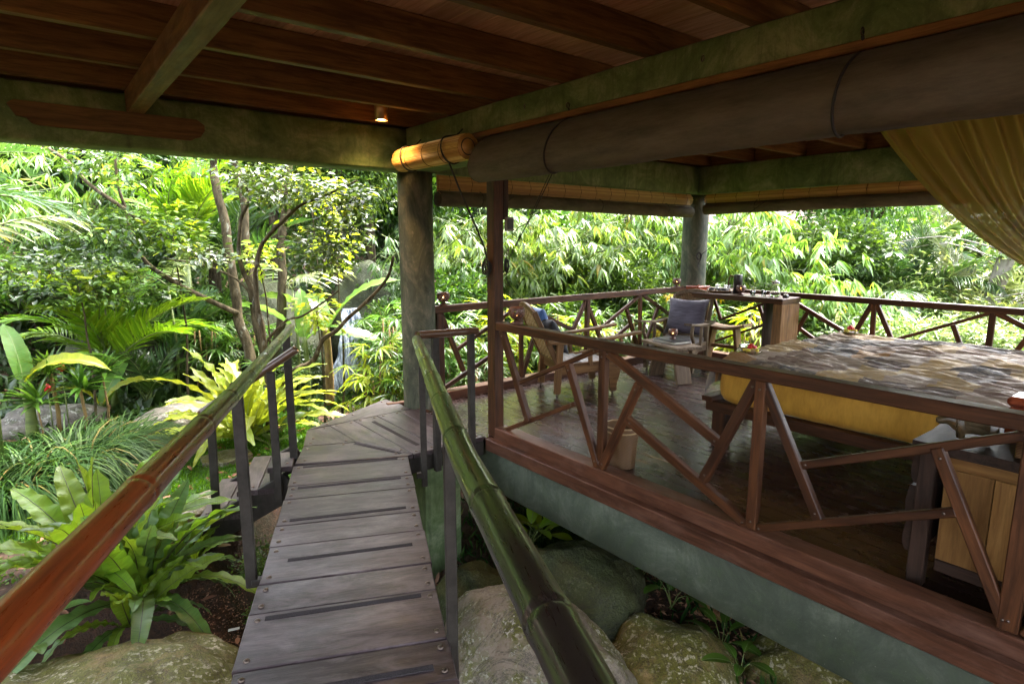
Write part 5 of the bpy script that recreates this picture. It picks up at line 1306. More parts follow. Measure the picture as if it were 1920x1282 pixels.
def palm(label, loc, n, mats, size, trunk_h=.4, trunk_r=.05, el=(.2, .9), name='palm', group=None, tm='gstem', seed=0, azs=None):
    r_ = random.Random(seed); t = thing(name, label, 'palm', loc, 0, group); b = Vector(loc); c = b+Vector((0, 0, trunk_h))
    V, F = tube([b-Vector((0,0,.1)), b.lerp(c, .5), c], [trunk_r*1.15, trunk_r, trunk_r*.9], 10); obj('trunk', md('trunk', V, F, M[tm], True), t)
    for i in range(n):
        az = i*2.4+r_.uniform(-.3, .3) if azs is None else azs[i % len(azs)]+r_.uniform(-.15, .15); u = (i+.5)/n
        place('frond', mats[i % len(mats)], t, c+Vector((r_.uniform(-.03,.03), r_.uniform(-.03,.03), 0)), az, el[0]-.5+(el[1]-el[0])*u, r_.uniform(-.3, .3), size*r_.uniform(.85, 1.1))
    return t
def lady_palm(label, loc, stems, h, mats, seed, s=1.0, per=6, group='lady palms round the pavilion'):
    r_ = random.Random(seed); t = thing('lady_palm', label, 'palm', loc, 0, group); mb = MB()
    for k_ in range(stems):
        a = r_.uniform(0, 6.28); b = Vector(loc)+Vector((math.cos(a), math.sin(a), 0))*r_.uniform(.02, .22); H = h*r_.uniform(.55, 1.0); top = b+Vector((r_.uniform(-.08, .08), r_.uniform(-.08, .08), H))
        mb.add(tube([b-Vector((0,0,.1)), b.lerp(top, .5), top], [.014, .013, .011], 6))
        for i in range(per):
            p = b.lerp(top, 1-.42*i/per*r_.uniform(.8, 1.1)); place('leaf', mats[r_.randrange(3)], t, p, k_+i*2.3+r_.uniform(-.4, .4), r_.uniform(-.25, .45)-.05*i, r_.uniform(-.3, .3), s*r_.uniform(.8, 1.15))
    mb.build('stems', M['dstem'], t); return t

# nest ferns
nshape = lambda t: (.28+.72*math.sin(math.pi*(t*.86+.08))**.9)*(1 if t < .9 else (1-t)/.1*.7+.3)
def nestset(mat, mid='midrib', wf=1.0):
    return [strap(26, 3, .85, .15*wf, (1.25, .35, 1.2), .022, [M[mat], M[mid]], .25, 44, seed=1, shape=nshape),
            strap(26, 3, .95, .125*wf, (.95, -.35, 1.3), .012, [M[mat], M[mid]], .2, 46, seed=2, shape=nshape),
            strap(26, 3, .62, .16*wf, (1.45, 1.05, 1.0), .012, [M[mat], M[mid]], .25, 34, seed=3, shape=nshape),
            strap(26, 3, .90, .115*wf, (.7, -1.0, 1.2), .014, [M[mat], M[mid]], .15, 50, seed=4, shape=nshape)]
NS = {'g': nestset('l_nest'), 'b': nestset('l_nestb'), 'y': nestset('l_nesty', 'midribp', .72)}
def nest(label, loc, fr, seed, s=1.0, lean=(0, 0)):
    """fr: list of (mesh, azimuth, elevation offset, roll, scale)"""
    t = thing('nest_fern', label, 'fern', loc, 0, "bird's nest ferns"); r_ = random.Random(seed)
    for (me, az, el, rl, sc_) in fr: place('frond', me, t, Vector(loc)+Vector((math.cos(az), math.sin(az), 0))*.04, az, el, rl, sc_*s)
    return t
def ring_fr(sets, n, seed, el=(-.3, .35), sc_=(.8, 1.1), az=(0, 6.283)):
    r_ = random.Random(seed); out = []
    for i in range(n):
        u = i/n; out.append((sets[r_.randrange(len(sets))], az[0]+(az[1]-az[0])*((i*.618) % 1)+r_.uniform(-.1, .1), el[0]+(el[1]-el[0])*u, r_.uniform(-.35, .35), r_.uniform(*sc_)))
    return out

# banana
bshape = lambda t: 0 if t < .10 else (math.sin(math.pi*min(1, ((t-.10)/.9)*.86+.14))**.55)*(1 if t < .88 else max(.05, (1-t)/.12))
BN = [strap(26, 3, 1.5, .36, (1.3, .2, 1.3), .012, [M['l_ban'], M['midribp']], .18, 60, seed=1, split=0, shape=bshape),
      strap(26, 3, 1.5, .34, (1.0, -.6, 1.2), .012, [M['l_ban'], M['midribp']], .15, 60, seed=2, split=6, shape=bshape),
      strap(26, 3, 1.3, .22, (1.05, -.9, 1.3), .012, [M['l_bany'], M['midribp']], .35, 50, seed=3, shape=bshape)]
def banana(label, loc, h, lv, r=.05, tm='gstem'):
    t = thing('banana_plant', label, 'banana plant', loc); b = Vector(loc); c = b+Vector((0, 0, h))
    V, F = tube(smoothpath([b-Vector((0,0,.1)), b+Vector((.02,.0,h*.5)), c], 4), [r*1.1]*4+[r*.9]*4+[r*.6], 12); obj('pseudostem', md('pseudostem', V, F, M[tm], True), t)
    for (m_, az, el, rl, s) in lv: place('leaf', BN[m_], t, c-Vector((0,0,.08)), az, el, rl, s)
    return t

# grass-like tussocks
def tussock(name, label, loc, n, L, w, mat, seed, rad, cat_, group=None, dirb=None):
    g = np.random.default_rng(seed); K = 6; a = g.uniform(0, 6.283, n); rr = rad*np.sqrt(g.random(n)); el = g.uniform(.45, 1.45, n); LL = L*g.uniform(.55, 1.1, n)
    b = np.stack([rr*np.cos(a), rr*np.sin(a), 0*a], 1); az = a+g.normal(size=n)*.6
    o = np.stack([np.cos(az), np.sin(az)], 1)
    if dirb is not None: o = nrmz(o+np.array(dirb))
    V = np.zeros((n, K+1, 2, 3)); p = b.copy(); ang = el.copy()
    sd_ = np.stack([-o[:, 1], o[:, 0], 0*a], 1)
    for k_ in range(K+1):
        wv = w*(1-.85*(k_/K)**1.5)/2; V[:, k_, 0] = p-sd_*wv; V[:, k_, 1] = p+sd_*wv+np.array((0, 0, wv*.5))
        st_ = (LL/K)[:, None]*np.stack([o[:, 0]*np.cos(ang), o[:, 1]*np.cos(ang), np.sin(ang)], 1); p = p+st_; ang = ang-g.uniform(.28, .50, n)
    V[..., 2] = np.maximum(V[..., 2], .012*g.random((n, 1, 1)))
    base = (np.arange(n)*(K+1)*2)[:, None, None]; q = np.array([[2*k_, 2*k_+1, 2*k_+3, 2*k_+2] for k_ in range(K)])[None]
    F = (base+q).reshape(-1, 4); t = thing(name, label, cat_, loc, 0, group)
    o_ = lobj('blades', V.reshape(-1, 3), F, mat, t, Matrix.Translation(loc)); o_['kind'] = 'stuff'; return t

# rocks
def boulder(label, c, r, mat, seed, rot=0, lv=5, flat=0, sharp=.25, group='boulders'):
    bm = bmesh.new(); bmesh.ops.create_icosphere(bm, subdivisions=lv, radius=1)
    for v in bm.verts:
        p = v.co.copy(); d = 1+sharp*noise.noise(p*1.1+Vector((seed, 0, 0)))+.10*noise.noise(p*2.7+Vector((seed, 3, 0)))+.03*noise.noise(p*7+Vector((0, seed, 0)))+.010*noise.noise(p*22)
        q = p*d
        for kx in range(3):   # a few flattened facets
            nn = Vector((noise.noise(Vector((seed, kx, 1))), noise.noise(Vector((seed, kx, 5))), noise.noise(Vector((seed, kx, 9))))).normalized(); e = q.dot(nn)-.78
            if e > 0: q -= nn*e*.7
        v.co = Vector((q.x*r[0], q.y*r[1], q.z*r[2]))
    me = bpy.data.meshes.new('boulder'); bm.to_mesh(me); bm.free(); me.materials.append(M[mat]); me.polygons.foreach_set('use_smooth', [True]*len(me.polygons))
    return obj('boulder', me, None, Matrix.Translation(c) @ RZ(rot), label=label, category='boulder', group=group)
boulder('large tan boulder with white lichen under the red bamboo handrail', (.02, 3.05, -1.02), (.80, 1.02, .66), 'rock_tan', 2.3, .15, 6, sharp=.16)
boulder('mossy olive shoulder of rock beside bridge boards and bare soil', (.36, 3.22, -1.02), (.52, .62, .50), 'rock_tan', 7.1, .5, 6, sharp=.12)
boulder('grey lichen speckled boulder between bridge and green bamboo handrail', (2.05, 2.48, -1.12), (.56, .72, .60), 'rock_grey', 4.4, .3, 6, sharp=.14)
boulder('dark rounded moss covered boulder under the concrete floor beam', (3.02, 2.98, -1.20), (.62, .56, .50), 'rock_moss', 9.2, .4, 6, sharp=.16)
boulder('mossy tan boulder in front of the dark rounded one', (2.93, 2.02, -1.38), (.62, .62, .50), 'rock_tan', 12.7, -.4, 6, sharp=.18)
boulder('orange brown rock with pale spots below the floor beam', (3.75, 2.25, -1.55), (.50, .40, .42), 'rock_orange', 15.1, .2, 5, sharp=.3)
boulder('flat pinkish rock slab behind the orange one', (4.25, 2.75, -1.5), (.55, .45, .28), 'rock_orange', 19.9, .7, 5, sharp=.3)
boulder('green speckled mossy rock at bottom edge under floor beam', (3.60, 1.45, -1.42), (.62, .48, .46), 'rock_tan', 22.2, -.2, 6, sharp=.2)
boulder('dark wet rock deep beneath the landing', (2.30, 3.45, -1.30), (.42, .40, .42), 'rock_moss', 31.0, 0, 5)
boulder('grey boulder with white lichen beside the yellow nest fern', (1.12, 7.35, -.48), (.48, .38, .27), 'rock_white', 25.5, .3, 5)
boulder('pale lichen boulder behind the dark grass clumps', (-.05, 8.35, -.48), (.50, .40, .30), 'rock_white', 28.3, -.2, 5)
boulder('low grey stone edging the lawn by the lower step', (.95, 5.05, -.50), (.42, .22, .12), 'rock_grey', 33.1, .4, 4)
boulder('dark cave like rock in the shade behind the palms', (1.35, 10.3, .05), (1.1, .8, .75), 'rock_moss', 36.0, .2, 5)
boulder('black wet rock to the left of the waterfall', (3.0, 10.0, .0), (.8, .8, 1.0), 'rock_moss', 38.0, .2, 5)
boulder('black wet rock to the right of the waterfall', (4.75, 10.0, .1), (.8, .8, 1.1), 'rock_moss', 40.0, .9, 5)
# paving slabs in the lawn
for i, (x, y, a, lb_) in enumerate(((1.02, 6.55, .2, 'grey stepping stone nearest the yellow fern'), (1.28, 6.05, .6, 'grey stepping stone halfway to steps'), (.62, 6.95, .1, 'grey stepping stone by the grass clumps'))):
    pl_ = [(x+r_*math.cos(t+a), y+r_*.8*math.sin(t+a)) for t, r_ in ((0, .26), (.9, .24), (1.9, .27), (2.9, .25), (3.9, .26), (5.1, .25))]
    V = [(px_, py_, gz(x, y)+.055) for px_, py_ in pl_]+[(px_*1.0, py_, gz(x, y)-.03) for px_, py_ in pl_]; n = 6
    F = [tuple(range(n))]+[(i_, i_+n, (i_+1) % n+n, (i_+1) % n) for i_ in range(n)]
    obj('stepping_stone', md('stepping_stone', V, F, M['rock_grey']), label=lb_, category='stepping stone', group='stepping stones in the lawn')
# waterfall
V, F = [], []; n1, n2 = 26, 60
for j in range(n2+1):
    t = j/n2; z = .50-1.3*t
    for i in range(n1+1):
        s = i/n1-.5; w = (.16+.5*t)*(1+.3*noise.noise(Vector((t*5, 0, 2)))); x = 3.98-.12*t+s*w*1.3+.05*noise.noise(Vector((t*4, s*3, 0))); V.append((x, 9.3-.35*math.sin(t*1.5)+.06*noise.noise(Vector((s*14, t*2.0, 7))), z))
for j in range(n2):
    for i in range(n1): a = j*(n1+1)+i; F.append((a, a+1, a+n1+2, a+n1+1))
o = obj('waterfall', md('waterfall', V, F, M['fall'], True), kind='structure'); o['label'] = 'thin white waterfall dropping between dark rocks'
m_ = o.modifiers.new('t', 'SOLIDIFY'); m_.thickness = .05

# ---- grass blades on the lawn, ground cover, mulch: uncountable stuff
def scatter(name, n, area, L, w, mat, seed, kind='dia', up=1.6, z_off=.0, flat=False, mask=None):
    g = np.random.default_rng(seed); x = g.uniform(area[0], area[1], n); y = g.uniform(area[2], area[3], n)
    if mask is not None: k_ = np.array([mask(a, b) for a, b in zip(x, y)]); x, y = x[k_], y[k_]; n = len(x)
    z = np.array([gz(a, b) for a, b in zip(x, y)])+z_off; P_ = np.stack([x, y, z], 1); D = g.normal(size=(n, 3)); D[:, 2] = np.abs(D[:, 2])*.5+up; U = g.normal(size=(n, 3))+np.array((0, 0, 1.))
    LL = L*g.uniform(.5, 1.3, n); V, F = leaves(P_, D, U, LL, LL*w, kind); return lobj(name, V, F, mat, kind='stuff')
scatter('grass', 42000, (-1.3, 2.8, 5.2, 8.4), .05, .22, 'l_grass', 3, up=.9)
scatter('ground_cover', 22000, (-4, 9, 8, 17), .2, .45, 'l_dark', 14, up=.6)
scatter('ground_cover', 14000, (-4, 9, 5.4, 11), .11, .35, 'l_dark', 4, up=.8, mask=lambda a, b: not (-1.2 < a < 2.6 and b < 8.0) and b > 5.4)
scatter('ground_cover', 9000, (2.6, 7.5, -1, 6.0), .12, .16, 'l_mondo', 5, up=1.2, mask=lambda a, b: math.hypot(a-3, b-3) > .7)
scatter('ground_cover', 3500, (-1.5, .9, 4.6, 6.2), .035, .6, 'l_mid', 6, up=.4, mask=lambda a, b: True)
g = np.random.default_rng(9); n = 5000; x = g.uniform(3.2, 6.5, n); y = g.uniform(.5, 3.6, n); P_ = np.stack([x, y, np.array([gz(a, b) for a, b in zip(x, y)])+.01+g.random(n)*.03], 1)
D = g.normal(size=(n, 3))*np.array((1, 1, .2)); V, F = leaves(P_, D, np.array((0,0,1.))+g.normal(size=(n,3))*.2, .05*g.uniform(.5, 1.5, n), .018, 'dia'); lobj('mulch', V, F, 'mulch', kind='stuff')
g = np.random.default_rng(19); n = 5200; x = g.uniform(.45, 1.25, n); y = g.uniform(2.9, 4.2, n); P_ = np.stack([x, y, np.array([gz(a, b) for a, b in zip(x, y)])+.004+g.random(n)*.012], 1)
V, F = leaves(P_, g.normal(size=(n, 3))*np.array((1, 1, .3)), np.array((0,0,1.))+g.normal(size=(n,3))*.5, .016*g.uniform(.4, 1.5, n), .008, 'dia'); lobj('mulch', V, F, 'mulch', kind='stuff')
g = np.random.default_rng(29); n = 2600; x = g.uniform(-3, 7.5, n); y = g.uniform(3.5, 11, n); k_ = (x < 2.6) | (y > 5.4); x, y = x[k_], y[k_]; n = len(x); P_ = np.stack([x, y, np.array([gz(a, b) for a, b in zip(x, y)])+.02+g.random(n)*.02], 1)
V, F = leaves(P_, g.normal(size=(n, 3))*np.array((1, 1, .2)), np.array((0,0,1.))+g.normal(size=(n,3))*.3, .09*g.uniform(.5, 1.5, n), .035, 'oval'); lobj('leaf_litter', V, F, 'mulch', kind='stuff')
bar('plant_label', (.735, 3.86, gz(.75, 3.86)+.02), (.80, 3.84, gz(.75, 3.86)+.022), .025, .003, 'white', label='tiny white plant label lying on the bare soil', category='plant label')
# maidenhair tufts under the steps
for i, (x, y, z, r_, lb_) in enumerate(((1.02, 4.05, -.62, .26, 'maidenhair fern beneath the lower garden step'), (.98, 3.75, -.85, .22, 'maidenhair fern under the bridge edge'), (.70, 4.62, -.52, .16, 'maidenhair sprig climbing the step railing post'))):
    V, F = blob(2600, (r_, r_, r_*.8), 60+i, 'dia', .022, .7, .2, .1, 7); t = thing('maidenhair_fern', lb_, 'fern', (x, y, z-.2)); lobj('foliage', V, F, 'l_mid', t, Matrix.Translation((x, y, z)))['kind'] = 'stuff'

# ---- nest ferns
fr = [(NS['g'][2], 2.2, .15, .0, 1.0), (NS['g'][2], 1.0, .22, .1, .95), (NS['g'][2], 3.3, .05, -.2, .9), (NS['g'][0], 2.8, -.1, .2, .9)]
nest('big green nest fern with upright paddles left of handrail', (.14, 4.42, -.52), [
    (NS['g'][2], 2.9, .22, .35, 1.25), (NS['g'][2], .15, .30, -.2, 1.25), (NS['g'][2], 4.6, .12, .1, .95), (NS['g'][2], 5.6, .15, .3, 1.0), (NS['g'][2], 2.2, .1, .3, 1.1), (NS['g'][0], .1, .15, .2, .9), (NS['g'][0], 5.0, .1, .3, .9), (NS['g'][0], 3.6, .0, .2, .9)]+ring_fr(NS['g'][:2]+[NS['g'][0]], 26, 5, (-.35, .15), (.7, 1.05)), 1, 1.0)
nest('nest fern with long drooping blue green fronds over soil', (.30, 4.13, -.60), ring_fr([NS['b'][1], NS['b'][3], NS['g'][0], NS['g'][1], NS['b'][0], NS['g'][0]], 44, 8, (-.35, .55), (.75, 1.2)), 2, .82)
nest('small nest fern hanging over the edge of tan boulder', (.22, 3.92, -.62), ring_fr([NS['b'][3], NS['b'][1], NS['g'][1], NS['g'][0]], 16, 9, (-.4, .3), (.5, .8), (-2.6, .6)), 3, .9)
nest('green nest fern spreading towards the lower step', (.66, 4.42, -.58), ring_fr([NS['b'][1], NS['g'][1], NS['b'][3], NS['g'][0]], 16, 19, (-.4, .3), (.45, .7)), 6, .62)
nest('bright yellow green nest fern at centre of lawn', (1.56, 6.45, -.46), ring_fr([NS['y'][0], NS['y'][1], NS['y'][3], NS['y'][1]], 54, 12, (-.42, .42), (.95, 1.25)), 4, 1.15)
nest('dark tufted fern under the floor beam', (3.72, 2.62, -1.12), ring_fr([NS['b'][0], NS['b'][2]], 12, 15, (-.1, .4), (.4, .7)), 5, .75)
# ---- mondo clumps
for i, (x, y, n, L, rd, lb_, db) in enumerate(((.14, 6.45, 1700, .85, .34, 'largest dark grass clump arching over lawn edge', (.25, -.2)), (-.34, 6.10, 1300, .75, .30, 'dark grass clump at left edge nearest the ferns', (0, -.3)), (.48, 6.95, 1000, .70, .26, 'dark grass clump beside grey lichen boulder', (.2, -.1)), (-.15, 7.15, 1200, .5, .22, 'dark grass clump behind the largest one', (0, 0)),
      (2.60, 7.05, 900, .34, .20, 'low grass tuft by the landing tip', (0, -.1)), (2.95, 6.6, 800, .32, .20, 'low grass tuft below the lady palms', (0, -.1)), (3.5, 3.9, 1200, .36, .3, 'pale grass clump in light beneath the pavilion', (0, 0)))):
    tussock('grass_clump', lb_, (x, y, gz(x, y)), n, L, .017, 'l_mondo', 70+i, rd, 'grass clump', 'clumps of strap leaved grass', db)

# ---- peace lily leaves, small broad plants
def broad(label, loc, n, s, mat, seed, el=(.3, 1.1), tall=.18, name='broadleaf_plant'):
    r_ = random.Random(seed); t = thing(name, label, 'plant', loc)
    me = BR_.setdefault(mat, strap(10, 2, .26, .11, (.3, -.5, 1), .003, [M[mat], M['gstem']], .2, 8, shape=lambda t: math.sin(math.pi*min(1, t*.93+.05))**.8))
    mb = MB()
    for i in range(n):
        a = i*2.4+r_.uniform(-.4, .4); e = Vector(loc)+Vector((math.cos(a)*tall*.5, math.sin(a)*tall*.5, tall*r_.uniform(.5, 1.2)))
        mb.add(tube([Vector(loc), Vector(loc).lerp(e, .5)+Vector((0,0,tall*.15)), e], [.004, .003, .0025], 4)); place('leaf', me, t, e, a, r_.uniform(*el)-.3, r_.uniform(-.3, .3), s*r_.uniform(.7, 1.1))
    mb.build('stems', M['gstem'], t); return t
BR_ = {}
broad('blue green broad leaves at left edge below bamboo handrail', (-.28, 3.75, -.62), 4, 1.0, 'l_nestb', 1, (.2, .8), .26)
broad('small heart leaved plant in front of orange rock', (3.42, 1.98, -1.15), 7, .85, 'l_mid', 2, (.1, .6), .14)
broad('broad green leaves rising behind dark mossy boulder', (2.98, 3.52, -.95), 8, 1.1, 'l_palm', 3, (.4, 1.0), .22)
broad('single stemmed leafy shoot beside mossy boulder', (3.35, 2.35, -1.0), 5, .9, 'l_mid', 4, (.1, .8), .2)
broad('bright broad leaves in the light beneath the pavilion floor', (3.35, 3.80, gz(3.35, 3.8)), 10, 1.1, 'l_lime', 13, (.3, 1.0), .22)
broad('leafy plant between the orange rock and the dark boulder', (3.62, 2.85, -1.12), 9, 1.0, 'l_palm', 14, (.2, .9), .22)
broad('leafy plant at the right end of the rocks', (4.05, 1.75, -1.12), 9, 1.0, 'l_palm', 15, (.2, .9), .22)
broad('dark glossy leaves below the yellow nest fern', (1.72, 6.10, -.5), 9, 1.2, 'l_dark', 5, (.1, .9), .2)
broad('leafy shoot on the mossy tan boulder', (3.02, 1.62, -.93), 5, .7, 'l_mid', 6, (.1, .6), .12)

# ---- areca palms and friends (left garden)
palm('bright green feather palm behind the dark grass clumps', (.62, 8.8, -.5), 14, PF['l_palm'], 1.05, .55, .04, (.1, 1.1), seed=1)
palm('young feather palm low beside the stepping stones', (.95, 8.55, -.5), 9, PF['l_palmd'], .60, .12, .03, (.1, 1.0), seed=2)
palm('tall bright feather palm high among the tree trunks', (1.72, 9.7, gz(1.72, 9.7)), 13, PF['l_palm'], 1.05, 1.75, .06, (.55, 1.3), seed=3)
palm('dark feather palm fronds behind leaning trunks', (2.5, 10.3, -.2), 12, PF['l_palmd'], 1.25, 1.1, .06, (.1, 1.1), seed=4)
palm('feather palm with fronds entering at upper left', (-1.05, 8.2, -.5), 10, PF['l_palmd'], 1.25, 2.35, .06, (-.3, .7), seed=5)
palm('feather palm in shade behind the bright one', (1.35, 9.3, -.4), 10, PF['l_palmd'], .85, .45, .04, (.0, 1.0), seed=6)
for i, (x, y, z, az, s, lb_) in enumerate(((1.30, 8.6, 1.05, 2.9, 1.0, 'pale split palm frond arching left of the trunks'), (2.75, 8.3, .95, .1, 1.1, 'pale drooping palm frond right of the trunks'), (-.42, 7.0, 1.60, .1, 1.0, 'silvery palm frond at the left picture edge'))):
    t = thing('pale_palm', lb_, 'palm', (x, y, gz(x, y))); V, F = tube([(x, y, gz(x, y)-.1), (x+.04, y, (z+gz(x, y))/2), (x, y, z)], [.02, .018, .012], 6); obj('trunk', md('trunk', V, F, M['gstem'], True), t)
    place('frond', WF[0], t, (x, y, z), az, .25, .3, s); place('frond', WF[0], t, (x, y, z), az+1.9, .5, -.3, s*.8); place('frond', WF[0], t, (x, y, z), az-1.7, .3, .2, s*.8)
# bananas
banana('banana plant with pale upright leaf at far left', (-.20, 7.6, -.5), .75, [(0, 2.2, .15, .3, .45), (1, -.1, -.1, -.3, .62), (2, -.45, -.05, .5, .78), (0, 1.9, .2, 0, .5), (2, .4, -.3, 0, .5)])
banana('banana plant with yellowing arched leaves behind grass', (.45, 8.4, -.5), .22, [(2, -.2, .1, .3, .65), (2, 2.9, .2, 0, .5), (0, 1.0, .1, .3, .5)], .03)
banana('banana plant with a huge pale leaf leaning over waterfall', (2.98, 7.75, -.5), .95, [(0, -.66, -.22, .3, .95), (1, -.15, -.75, .5, .75), (0, 2.6, -.3, .6, .85), (1, 1.5, .2, 0, .7)], .055, 'dstem')
banana('slender banana plant left of the big pale leafed one', (2.72, 7.85, -.5), .85, [(0, 2.9, -.25, .5, .75), (0, 1.3, .3, 0, .55), (1, -.8, -.1, 0, .5)], .035)
# dracaenas at the left edge
for i, (x, y, h) in enumerate(((.02, 7.55, .78), (.24, 7.45, .62), (.45, 7.6, .72), (-.12, 7.3, .55))):
    t = thing('dracaena', 'slender stemmed rosette plant at left, %s' % ('nearest the upright banana leaf', 'shortest, over the dark grass', 'furthest from the left edge', 'cut by the left edge')[i], 'plant', (x, y, -.5))
    V, F = tube([(x, y, -.6), (x+.02, y, -.5+h*.5), (x, y, -.5+h)], [.022-.004*i, .02-.004*i, .018-.004*i], 7); obj('stem', md('stem', V, F, M['dstem'], True), t)
    n = 40; g = np.random.default_rng(80+i); a = g.uniform(0, 6.28, n); el = g.uniform(-.2, 1.3, n); D = np.stack([np.cos(a)*np.cos(el), np.sin(a)*np.cos(el), np.sin(el)], 1)
    P_ = np.tile((x, y, -.5+h), (n, 1))+g.normal(size=(n, 3))*.02; V, F = leaves(P_, D, np.tile((0, 0, 1.), (n, 1))+.1*g.normal(size=(n, 3)), .34*g.uniform(.7, 1.1, n), .045, 'lance'); lobj('leaves', V, F, 'l_rhap', t)
# red ginger blooms
for i, (x, y, z) in enumerate(((-.02, 7.9, .02), (.12, 7.95, .22))):
    V, F = lathe([(.0001,0),(.03,.02),(.036,.05),(.02,.085),(.0001,.10)], 9); t = thing('ginger_flower', ('lower', 'upper')[i]+' red cone flower among the left edge leaves', 'flower', (x, y, gz(x, y))); obj('bloom', md('bloom', V, F, M['red'], True), t, Matrix.Translation((x, y, z)))
    V, F = tube([(x, y, gz(x, y)-.05), (x, y, z)], .007, 5); obj('stem', md('stem', V, F, M['gstem'], True), t)
# ---- lady palms: (x, y, stems, h, mat, scale, label)
LP = [(3.55, 6.9, 9, 1.15, 'l_rhap', 1.0, 'lady palm between banana leaf and round column'), (3.15, 6.55, 7, .75, 'l_lime', .9, 'bright low lady palm just left of round column'), (3.4, 6.2, 6, .8, 'l_mid', .9, 'lady palm close behind round column'),
      (3.75, 6.15, 8, 1.25, 'l_rhap', 1.0, 'lady palm right of round column behind railing'), (4.15, 6.35, 7, 1.1, 'l_rhap', 1.0, 'lady palm behind timber post'), (4.05, 5.75, 6, .8, 'l_mid', .9, 'low lady palm against garden railing'),
      (4.75, 6.1, 8, 1.35, 'l_lime', 1.0, 'yellow tipped lady palm over garden railing'), (5.35, 6.0, 7, 1.15, 'l_rhap', 1.0, 'lady palm behind cane backed armchair'), (5.9, 5.95, 7, 1.0, 'l_lime', 1.0, 'lady palm midway along garden railing'),
      (6.5, 6.0, 7, 1.15, 'l_rhap', 1.0, 'lady palm behind greyed armchair'), (7.2, 6.1, 6, 1.1, 'l_mid', 1.0, 'lady palm behind grey corner column'), (8.0, 5.3, 6, 1.3, 'l_rhap', 1.05, 'lady palm beyond the desk'), (8.1, 4.5, 7, 1.2, 'l_lime', 1.1, 'bright lady palm below the desk top'),
      (1.75, 8.9, 7, 1.0, 'l_rhap', .95, 'lady palm behind the yellow nest fern'), (2.3, 8.9, 6, .95, 'l_rhap', .95, 'lady palm at the foot of the leaning trunks'), (2.2, 7.7, 4, .5, 'l_mid', .7, 'small lady palm right of yellow nest fern')]
for i, (x, y, st_, h, mt, s, lb_) in enumerate(LP): lady_palm(lb_, (x, y, gz(x, y)), st_, h+(-.5-gz(x, y) if x > 2.6 else 0), FM[mt], 100+i, s, 6)

# ---- the leaning trunk group with leafy crown
def polytree(label, paths, leafc, leafn, mat, seed, L=.095, loc=None, tm='bark', young=None, kinds='oval', name='tree'):
    b0 = paths[0][0][0]; t = thing(name, label, 'tree', (b0[0], b0[1], gz(b0[0], b0[1]))); mb = MB()
    for k_, (pts, r0, r1) in enumerate(paths):
        sp = smoothpath(pts, 4); n = len(sp); pr = [p+Vector((noise.noise(p*2.5), noise.noise(p*2.5+Vector((5,0,0))), 0))*.035 for p in sp]
        mb.add(tube(pr, [(r0+(r1-r0)*i/(n-1))*(1+.12*noise.noise(Vector((i*.9, k_, 0)))) for i in range(n)], 9))
    g = np.random.default_rng(seed); CC, DD = [], []
    for (c, rad, nn) in leafc:
        c = np.array(c); q = int(nn)
        for _ in range(q):
            d = nrmz(g.normal(size=3)); p = c+d*np.array(rad)*g.random()**.4; CC.append(p); DD.append(d)
    CC = np.array(CC); DD = np.array(DD)
    for i in range(0, len(CC), 3):
        e = Vector(CC[i]); s = e-Vector(DD[i])*.22-Vector((0,0,.05)); mb.add(tube([s, s.lerp(e, .5)+Vector((0,0,.02)), e], [.004, .003, .0015], 3))
    mb.build('trunk', M[tm], t)
    K = leafn; P_ = np.repeat(CC, K, 0)+g.normal(size=(len(CC)*K, 3))*.085*np.array((1, 1, .35)); D = np.repeat(DD, K, 0)+g.normal(size=(len(CC)*K, 3))*.9; D[:, 2] = D[:, 2]*.35-.25
    U = np.array((0, 0, 1.))+g.normal(size=(len(CC)*K, 3))*.3; LL = L*g.uniform(.55, 1.2, len(P_)); V, F = leaves(P_, D, U, LL, LL*.46, kinds); o = lobj('crown', V, F, mat, t); o['kind'] = 'stuff'; return t
T1 = [(2.06,7.86,-.65),(2.05,7.86,-.05),(2.02,7.97,.35),(1.97,8.10,.75),(1.966,8.25,1.42),(1.959,8.37,1.96),(1.924,8.50,2.43),(1.94,8.57,2.8),(1.96,8.66,3.6)]
T2 = [(2.28,8.40,-.65),(2.30,8.40,-.26),(2.48,8.35,.17),(2.60,8.33,.54),(2.66,8.41,1.11),(2.71,8.49,1.69),(2.82,8.50,2.13),(2.92,8.55,2.71),(3.01,8.6,3.6)]
T3 = [(2.30,8.0,-.6),(2.315,8.01,-.19),(2.227,8.22,.44),(2.231,8.34,.99),(2.25,8.43,1.48),(2.254,8.55,2.04),(2.24,8.66,2.53),(2.243,8.74,2.9),(2.24,8.88,3.6)]
bL = [(1.97,8.0,.70),(1.557,8.21,.95),(1.295,8.47,1.16),(1.097,8.67,1.35),(.98,8.83,1.65),(.96,8.91,1.95),(.934,9.01,2.34),(.925,9.08,2.9)]
bLL = [(1.30,8.40,1.62),(1.151,8.454,1.754),(.916,8.697,2.009),(.633,8.984,2.288),(.395,9.244,2.612),(.17,9.47,2.82),(-.075,9.73,3.2)]
polytree('group tree with three mottled leaning trunks by the lawn', [(T1, .072, .045), (T2, .075, .045), (T3, .062, .04), (bL, .036, .014), (bLL, .030, .016)],
  [((.9, 8.2, 1.75), (.9, .6, .28), 120), ((.2, 8.6, 1.3), (.8, .6, .22), 110), ((1.0, 8.4, 2.6), (.9, .7, .35), 90), ((2.2, 8.2, 3.0), (1.1, .8, .35), 90), ((.6, 8.0, 1.05), (.7, .5, .18), 80)], 10, 'l_tree', 21)
